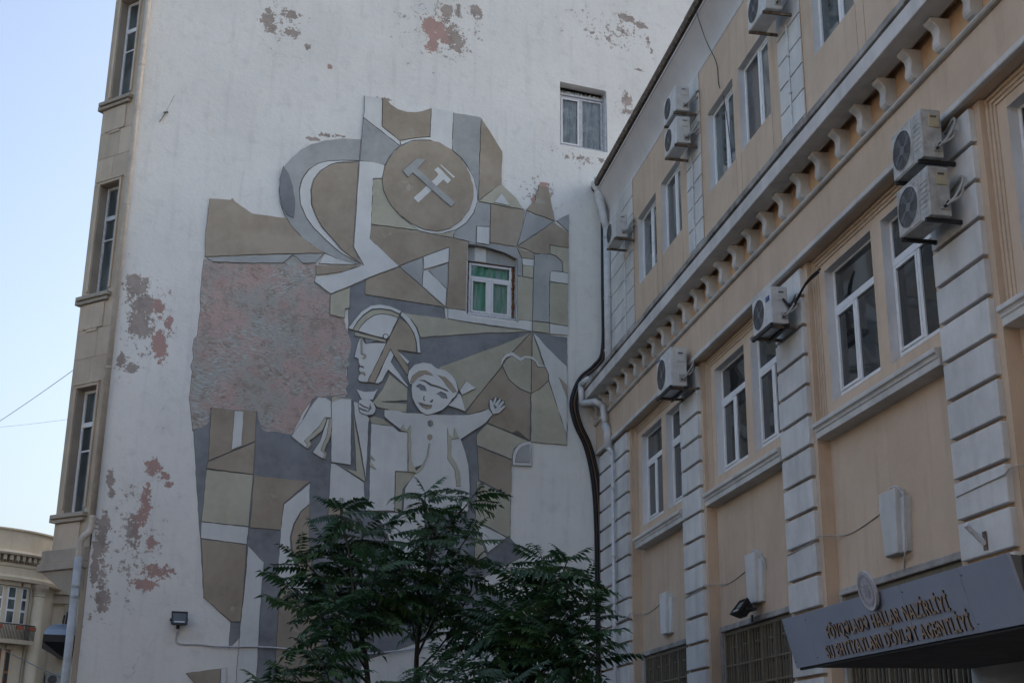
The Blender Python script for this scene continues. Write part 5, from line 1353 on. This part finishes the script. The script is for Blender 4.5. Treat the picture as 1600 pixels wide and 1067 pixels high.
# ------------------------------------------------------------------ overhead wires
def at(px_, py_, D):
    q = right*((px_-800)/2084.78) - up*((py_-533.5)/2084.78) - back
    return Vector((0, 0, EYE)) + q*(D/q.y)
def catenary(a, c, sag, n=18):
    return [a.lerp(c, i/n) - Z*(sag*4*(i/n)*(1-i/n)) for i in range(n+1)]
tag(MB().tube(catenary(at(116, 577, 27.2), at(-160, 752, 33), .12), .007, 5).build('overhead_wire', M['pipe_grey']), 'steeper overhead wire crossing the sky left of the oriel', 'wire')
tag(MB().tube(catenary(at(106, 655, 27.2), at(-160, 672, 40), .10), .003, 4).build('faint_wire', M['pipe_grey']), 'faint level overhead wire in the sky below the steeper one', 'wire')
tag(MB().tube(catenary(at(-40, 985, 48), at(108, 1062, 30), .1), .012, 5).build('street_wire', M['cable']), 'dark wire slanting across the front of the far rounded building', 'wire')

# ================================================================== far rounded limestone building
FC = Vector((-25.4, 62.0))
far = empty('corner_building', (FC.x, FC.y, 0))
tag(far, 'distant limestone corner building with rounded cornice, tall column and balconies', 'building')
def G(mb, name, mats, parent=None, **k): return mb.build(name, mats, parent or far, loc=(LZ if parent is None else None), **k)
RB = 4.35
b = MB(); b.lathe([(RB, -EYE), (RB, 9.0)], n=64); G(b, 'round_wall', M['far_stone'], smooth=True)
b = MB(); b.lathe([(RB, 7.85), (RB+.30, 7.88), (RB+.34, 8.02), (RB+.25, 8.12), (RB+.25, 8.45), (RB+.30, 8.5), (RB+.30, 8.62), (RB+.20, 8.64)], n=64); G(b, 'entablature', M['far_stone'])
b = MB(); b.lathe([(RB+.15, 8.94), (RB+.62, 8.95), (RB+.66, 9.03), (RB+.58, 9.12), (RB+.45, 9.16), (RB+.35, 9.16)], n=64); G(b, 'cornice', M['far_trim'])
b = MB(); b.lathe([(RB+.25, 8.64), (RB+.25, 8.96)], n=64); G(b, 'dentil_band', M['far_trim'])
b = MB(); b.lathe([(RB+.33, 9.15), (RB+.33, 10.02), (RB+.42, 10.05), (RB+.42, 10.12), (RB-.2, 10.18)], n=64); G(b, 'parapet', M['far_stone'])
d = MB(); d.box(-.08, .08, -.02, .27, 0, .22); d_me = d.mesh('modillion', [M['far_trim']])
d2 = MB(); d2.box(-.035, .035, -.02, .08, 0, .10); d2_me = d2.mesh('dentil', [M['far_trim']])
A0 = math.atan2(-FC.y, -FC.x)
for k in range(-9, 20):
    a = A0 + k*.062
    put('modillion', d_me, far, ((RB+.26)*math.cos(a), (RB+.26)*math.sin(a), 8.72+EYE), (0, 0, a-PI/2))
for k in range(-18, 40):
    a = A0 + k*.031
    put('dentil', d2_me, far, ((RB+.25)*math.cos(a), (RB+.25)*math.sin(a), 8.655+EYE), (0, 0, a-PI/2))
def hit(px_, r_=RB):
    q = right*((px_-800)/2084.78) - up*((960-533.5)/2084.78) - back
    dx, dy = q.x, q.y
    A_ = dx*dx+dy*dy; B_ = -2*(dx*FC.x+dy*FC.y); C_ = FC.x**2+FC.y**2-r_*r_
    D_ = B_*B_-4*A_*C_
    if D_ < 0: return None
    t = (-B_-math.sqrt(D_))/(2*A_)
    return math.atan2(t*dy-FC.y, t*dx-FC.x)
def curved(a0, a1, r0, r1, z0, z1, mb=None, n=4):
    mb = mb or MB(); v = []
    for i in range(n+1):
        a = a0+(a1-a0)*i/n
        for r_, z in ((r0, z0), (r1, z0), (r1, z1), (r0, z1)): v.append((r_*math.cos(a), r_*math.sin(a), z))
    fs = [(0, 1, 2, 3), (n*4+3, n*4+2, n*4+1, n*4)]
    for i in range(n):
        for j in range(4): fs.append((i*4+j, (i+1)*4+j, (i+1)*4+(j+1) % 4, i*4+(j+1) % 4))
    return mb.add(v, fs)
def fwin(pa, pb, z0, z1, mat, tr, name='window'):
    a0, a1 = hit(pa), hit(pb)
    w = curved(a0, a1, RB-.05, RB+.03, z0, z1); o = G(w, name, mat)
    da = (a1-a0)
    for (f0, f1) in ((.14, .86),):
        for (y0, y1) in zip(tr, tr[1:]):
            pn = curved(a0+da*f0, a0+da*f1, RB+.02, RB+.045, z0+(z1-z0)*y0+.05, z0+(z1-z0)*y1-.05)
            G(pn, 'pane', M['pane_up'], o)
    h = curved(a0-da*.25, a1+da*.25, RB, RB+.14, z1+.03, z1+.22); G(h, 'hood_mould', M['far_trim'])
fwin(7.5, 21, 6.05, 7.65, M['pvc'], (0, .36, .68, 1)); fwin(30, 37.5, 6.05, 7.65, M['pvc'], (0, .36, .68, 1)); fwin(-14, 0.5, 6.05, 7.65, M['pvc'], (0, .36, .68, 1))
fwin(-3, 9, 2.6, 4.92, M['orange_wood'], (0, .6, 1)); fwin(16, 23, 2.6, 4.92, M['orange_wood'], (0, .6, 1))
# balconies
def balcony(pa, pb, z, posts):
    a0, a1 = hit(pa), hit(pb)
    o = G(curved(a0, a1, RB, RB+.55, z-.18, z, n=8), 'balcony', M['far_trim'])
    G(curved(a0, a1, RB+.50, RB+.53, z+.62, z+.66, n=8), 'hand_rail', M['black_metal'], o)
    for i in range(posts+1):
        a = a0+(a1-a0)*i/posts
        b = MB(); b.box((RB+.51)*math.cos(a)-.012, (RB+.51)*math.cos(a)+.012, (RB+.51)*math.sin(a)-.012, (RB+.51)*math.sin(a)+.012, z, z+.63)
        G(b, 'baluster', M['black_metal'], o)
    for f in (.2, .62, .9):
        a = a0+(a1-a0)*f
        G(curved(a-.035, a+.035, RB+.53, RB+.66, z+.42, z+.58, n=2), 'flower_box', M['terracotta'], o)
balcony(-25, 43, 5.35, 34)
balcony(-25, 47, 2.02, 34)
# engaged column with capital
ac_ = hit(53, RB); cx, cy = (RB+.12)*math.cos(ac_), (RB+.12)*math.sin(ac_)
b = MB(); b.lathe([(.34, 2.75), (.30, 3.2), (.295, 5.5), (.255, 7.35)], (cx, cy, 0), 20); G(b, 'column', M['far_stone'], smooth=True)
b = MB(); b.lathe([(.26, 7.33), (.29, 7.36), (.27, 7.42), (.30, 7.55), (.40, 7.72), (.43, 7.84), (.44, 7.86)], (cx, cy, 0), 16); G(b, 'capital', M['far_trim'])
b = MB(); b.lathe([(.34, 2.78), (.40, 2.72), (.40, 2.60), (.46, 2.55), (.46, 2.35), (.60, 2.30), (.60, 2.12), (.46, 2.08), (.46, -EYE)], (cx, cy, 0), 16); G(b, 'column_base', M['far_trim'])
b = MB(); b.tube([((RB+.05)*math.cos(hit(43)), (RB+.05)*math.sin(hit(43)), 7.9), ((RB+.05)*math.cos(hit(43)), (RB+.05)*math.sin(hit(43)), 2.6)], .05, 8); G(b, 'rain_pipe', M['stone_dark'])
# wing running away behind
wx, wy, wr = 4.0, .6, R(14)
wing = MB(); wing.box(0, 16, 0, 8, -EYE, 9.6)
def wv(mb):
    c_, s_ = math.cos(wr), math.sin(wr)
    mb.v = [(wx + x*c_ - y*s_, wy + x*s_ + y*c_, z) for x, y, z in mb.v]; return mb
G(wv(wing), 'wing_wall', M['far_stone'])
b = MB(); b.box(-.1, 16, -.35, 0, 7.7, 8.0); b.box(-.1, 16, -.2, 0, 7.3, 7.68); G(wv(b), 'wing_cornice', M['far_trim'])
for i in range(5):
    for z in (5.7, 2.4):
        x = .9 + 2.1*i
        b = MB(); b.box(x-.1, x+1.0, -.12, .0, z-.1, z+1.75); o = G(wv(b), 'window_surround', M['far_trim'])
        b = MB(); b.box(x+.08, x+.82, -.13, -.121, z+.05, z+1.5); G(wv(b), 'pane', M['pane_up'], o)
    b = MB(); b.box(.7+2.1*i, 2.0+2.1*i, -.55, 0, 4.85, 5.05); o = G(wv(b), 'wing_balcony', M['far_trim'])
    b = MB(); b.box(.7+2.1*i, 2.0+2.1*i, -.55, -.50, 5.06, 5.6); G(wv(b), 'railing', M['black_metal'], o)
    b = MB(); b.box(.8+2.1*i, 1.7+2.1*i, -.68, -.55, 5.35, 5.55); G(wv(b), 'flower_box', M['terracotta'], o)
for i, (x, z) in enumerate(((.35, 3.6), (.9, 2.3), (1.5, 3.2), (2.4, 2.6), (3.2, 3.4), (2.9, 1.9), (4.4, 2.7))):
    b = MB(); b.box(x, x+.8, -.45, -.12, z, z+.55); b.disc((x+.3, -.455, z+.27), .2, 'y', 14, 1); G(wv(b), 'air_conditioner_box', [M['ac_old'], M['ac_grille']])

# ================================================================== trees in front of the mural
def leaf_mesh(seed, pairs, length, droop, ll):
    rnd = random.Random(seed)
    b = MB(); pts = []
    for i in range(pairs+2):
        t = i/(pairs+1)
        pts.append(Vector((length*t*(1-.10*t), 0, length*(.16*t - droop*t*t))))
    b.tube(pts[::2] if pairs % 2 else pts, .0035, 3, 0, cap=False)
    def leaflet(p, dirv, L):
        sagv = Vector((0, 0, -1))
        side = dirv.cross(Vector((0, 0, 1)))
        if side.length < 1e-4: side = Vector((0, 1, 0))
        side.normalize()
        w = L*.21
        p1 = p + dirv*L*.38 + sagv*L*.03; p2 = p + dirv*L*.97 + sagv*L*.20
        cup = Vector((0, 0, 1))*w*.35
        b.add([p, p1 - side*w + cup, p1, p1 + side*w + cup, p2], [(0, 1, 2), (0, 2, 3), (1, 4, 2), (2, 4, 3)], 0)
    for i in range(1, pairs+1):
        t = (i+.2)/(pairs+1.2)
        p = Vector((length*t*(1-.10*t), 0, length*(.16*t - droop*t*t)))
        L = ll*(1 - .55*abs(t-.42)**1.3)*rnd.uniform(.85, 1.1)
        for sg in (-1, 1):
            dv = Vector((.55+rnd.uniform(-.12, .12), sg*1.0, -.28+rnd.uniform(-.3, .2))).normalized()
            leaflet(p, dv, L)
    leaflet(pts[-1], Vector((1, 0, -.6)).normalized(), ll*.8)
    me = b.mesh('leaf', [M['leaf']])
    return me
def leafm(seed, *a):
    return leaf_mesh(seed, *a)
LEAVES = [leaf_mesh(1, 9, .70, .26, .185), leaf_mesh(2, 8, .60, .38, .18), leaf_mesh(3, 10, .78, .20, .185), leaf_mesh(4, 7, .42, .14, .12), leaf_mesh(5, 9, .66, .48, .19)]
def tree(name, label, base, trunk, tips, D0, spread, nleaf):
    root = empty(name, tuple(base)); tag(root, label, 'tree', 'young pinnate-leaved trees in front of the mural')
    rnd = random.Random(hash(label) % 1000 if False else len(label)*13+len(tips))
    B = Vector(base)
    tr = [Vector((0, 0, 0))] + [Vector(p) - B for p in trunk]
    b = MB(); n = len(tr)
    b.tube(smooth_path(tr, 4), [.05*(1-.78*i/(4*(n-1))) for i in range(4*(n-1)+1)], 8)
    b.build('trunk', M['bark'], root, smooth=True)
    nodes = smooth_path(tr, 10)
    count = 0
    for (px_, py_, dd) in tips:
        tip = at(px_, py_, D0+dd) - B
        # leave the trunk a good way below the tip
        best = min(nodes, key=lambda q: abs((tip.z - q.z) - (.35 + .55*math.hypot(tip.x-q.x, tip.y-q.y))) )
        mid = best.lerp(tip, .55) + Vector((rnd.uniform(-.05, .05), rnd.uniform(-.05, .05), -.06))
        path = smooth_path([best, mid, tip], 5)
        b = MB(); b.tube(path, [.022*(1-.72*i/10) for i in range(11)], 5); b.build('branch', M['bark'], root, smooth=True)
        a_off = rnd.uniform(0, 6.28); k = nleaf + rnd.randint(-2, 2)
        for j in range(k):
            t = j/k
            a = a_off + j*2.4
            el = 46*(1-t)**1.3*rnd.uniform(.5, 1.1) - 14*t + rnd.uniform(-16, 12)
            pos_ = path[-1].lerp(path[5], t*.85)
            me = LEAVES[3] if t < .16 else rnd.choice((LEAVES[0], LEAVES[1], LEAVES[2], LEAVES[4]))
            o = put('leaf', me, root, tuple(pos_), (rnd.uniform(-.6, .6), -R(el), a))
            s = rnd.uniform(.62, 1.18); o.scale = (s, s, s); count += 1
            if count > 295: return root
    return root
def tp(l, rnd): return [(x, y, rnd.uniform(-1.0, 1.0)) for x, y in l]
rn = random.Random(5)
t1 = [(532, 792), (502, 836), (568, 828), (606, 832), (468, 868), (540, 862), (588, 880), (634, 884), (496, 898), (446, 905), (556, 905), (520, 930), (604, 925), (466, 945), (575, 955), (636, 930), (500, 962), (545, 965)]
t2 = [(664, 768), (744, 768), (700, 812), (740, 826), (664, 822), (692, 868), (745, 872), (655, 905), (702, 908), (755, 912), (788, 940), (725, 945), (690, 950), (768, 968), (632, 868), (645, 940), (805, 962)]
t3 = [(845, 866), (888, 872), (818, 905), (868, 908), (914, 910), (840, 945), (892, 948), (932, 958), (800, 950), (862, 982), (914, 990), (818, 990), (782, 990), (938, 1008), (885, 1022), (840, 1025), (775, 955), (775, 1025)]
t4 = [(478, 1003), (446, 1040), (412, 1068), (505, 1042), (470, 1080), (540, 1088), (655, 1066), (700, 1054), (600, 1094), (720, 1088), (430, 1100), (760, 1064), (690, 1028), (750, 1036), (800, 1062), (640, 1098), (780, 1095)]
tree('sapling', 'leftmost tall young tree with drooping pinnate leaves before the mural', (-1.9, 20.2, 0), [at(575, 1067, 20.1), at(556, 960, 20), at(549, 890, 20), at(540, 835, 20)], tp(t1, rn), 20, 1, 13)
tree('sapling', 'tallest young tree in the middle reaching up to the child figure', (-1.35, 21.2, 0), [at(650, 1067, 21.1), at(655, 985, 21), at(672, 870, 21), at(688, 800, 21)], tp(t2, rn), 21, 1, 12)
tree('sapling', 'right young tree by the black cable bundle', (.35, 19.2, 0), [at(826, 1067, 19.1), at(832, 985, 19), at(846, 930, 19), at(850, 880, 19)], tp(t3, rn), 19, 1, 14)
tree('sapling', 'low leafy sapling at the bottom edge below the taller trees', (-1.6, 18.2, 0), [at(590, 1150, 18), at(580, 1090, 18)], tp(t4, rn), 18, 1, 12)

# ================================================================== houses outside the picture; left and hidden ones added to block light
def yard_house(name, label, x0, x1, y0, y1, h, face):
    root = empty(name, ((x0+x1)/2, (y0+y1)/2, 0)); tag(root, label, 'building')
    cx, cy = (x0+x1)/2, (y0+y1)/2
    b = MB(); b.box(x0-cx, x1-cx, y0-cy, y1-cy, 0, h); b.build('wall', M['yard_wall'], root)
    b = MB(); b.box(x0-cx-.5, x1-cx+.5, y0-cy-.5, y1-cy+.5, h+.002, h+.4); b.build('roof', M['roof'], root)
    wm = MB(); wm.box(-.55, .55, -.04, .04, 0, 1.7); me = wm.mesh('window', [M['pane']])
    L = (x1-x0) if face == 'y' else (y1-y0)
    n = int(L/3.2)
    for fl in range(int(h/3.6)):
        for i in range(n):
            t = (i+.5)/n
            if face == 'y': put('window', me, root, (x0-cx+L*t, y1-cy, 1.3+3.6*fl))
            else: put('window', me, root, (x1-cx, y0-cy+L*t, 1.3+3.6*fl), (0, 0, PI/2))
yard_house('rear_house', 'grey house closing the yard behind the viewer', -22, 26, -22, -12, 15, 'y')
yard_house('added_left_house', 'unseen grey house added on the left to dim the yard and facade', -31, -17, -20, 12, 13, 'x')  # added out of view: cuts sky light on the facade, darkens pane reflections
yard_house('sun_block_house', 'unseen grey house added behind the gable house to block the sun', -12, 14, 57, 74, 19, 'y')  # added out of view: keeps the sun off the far round building
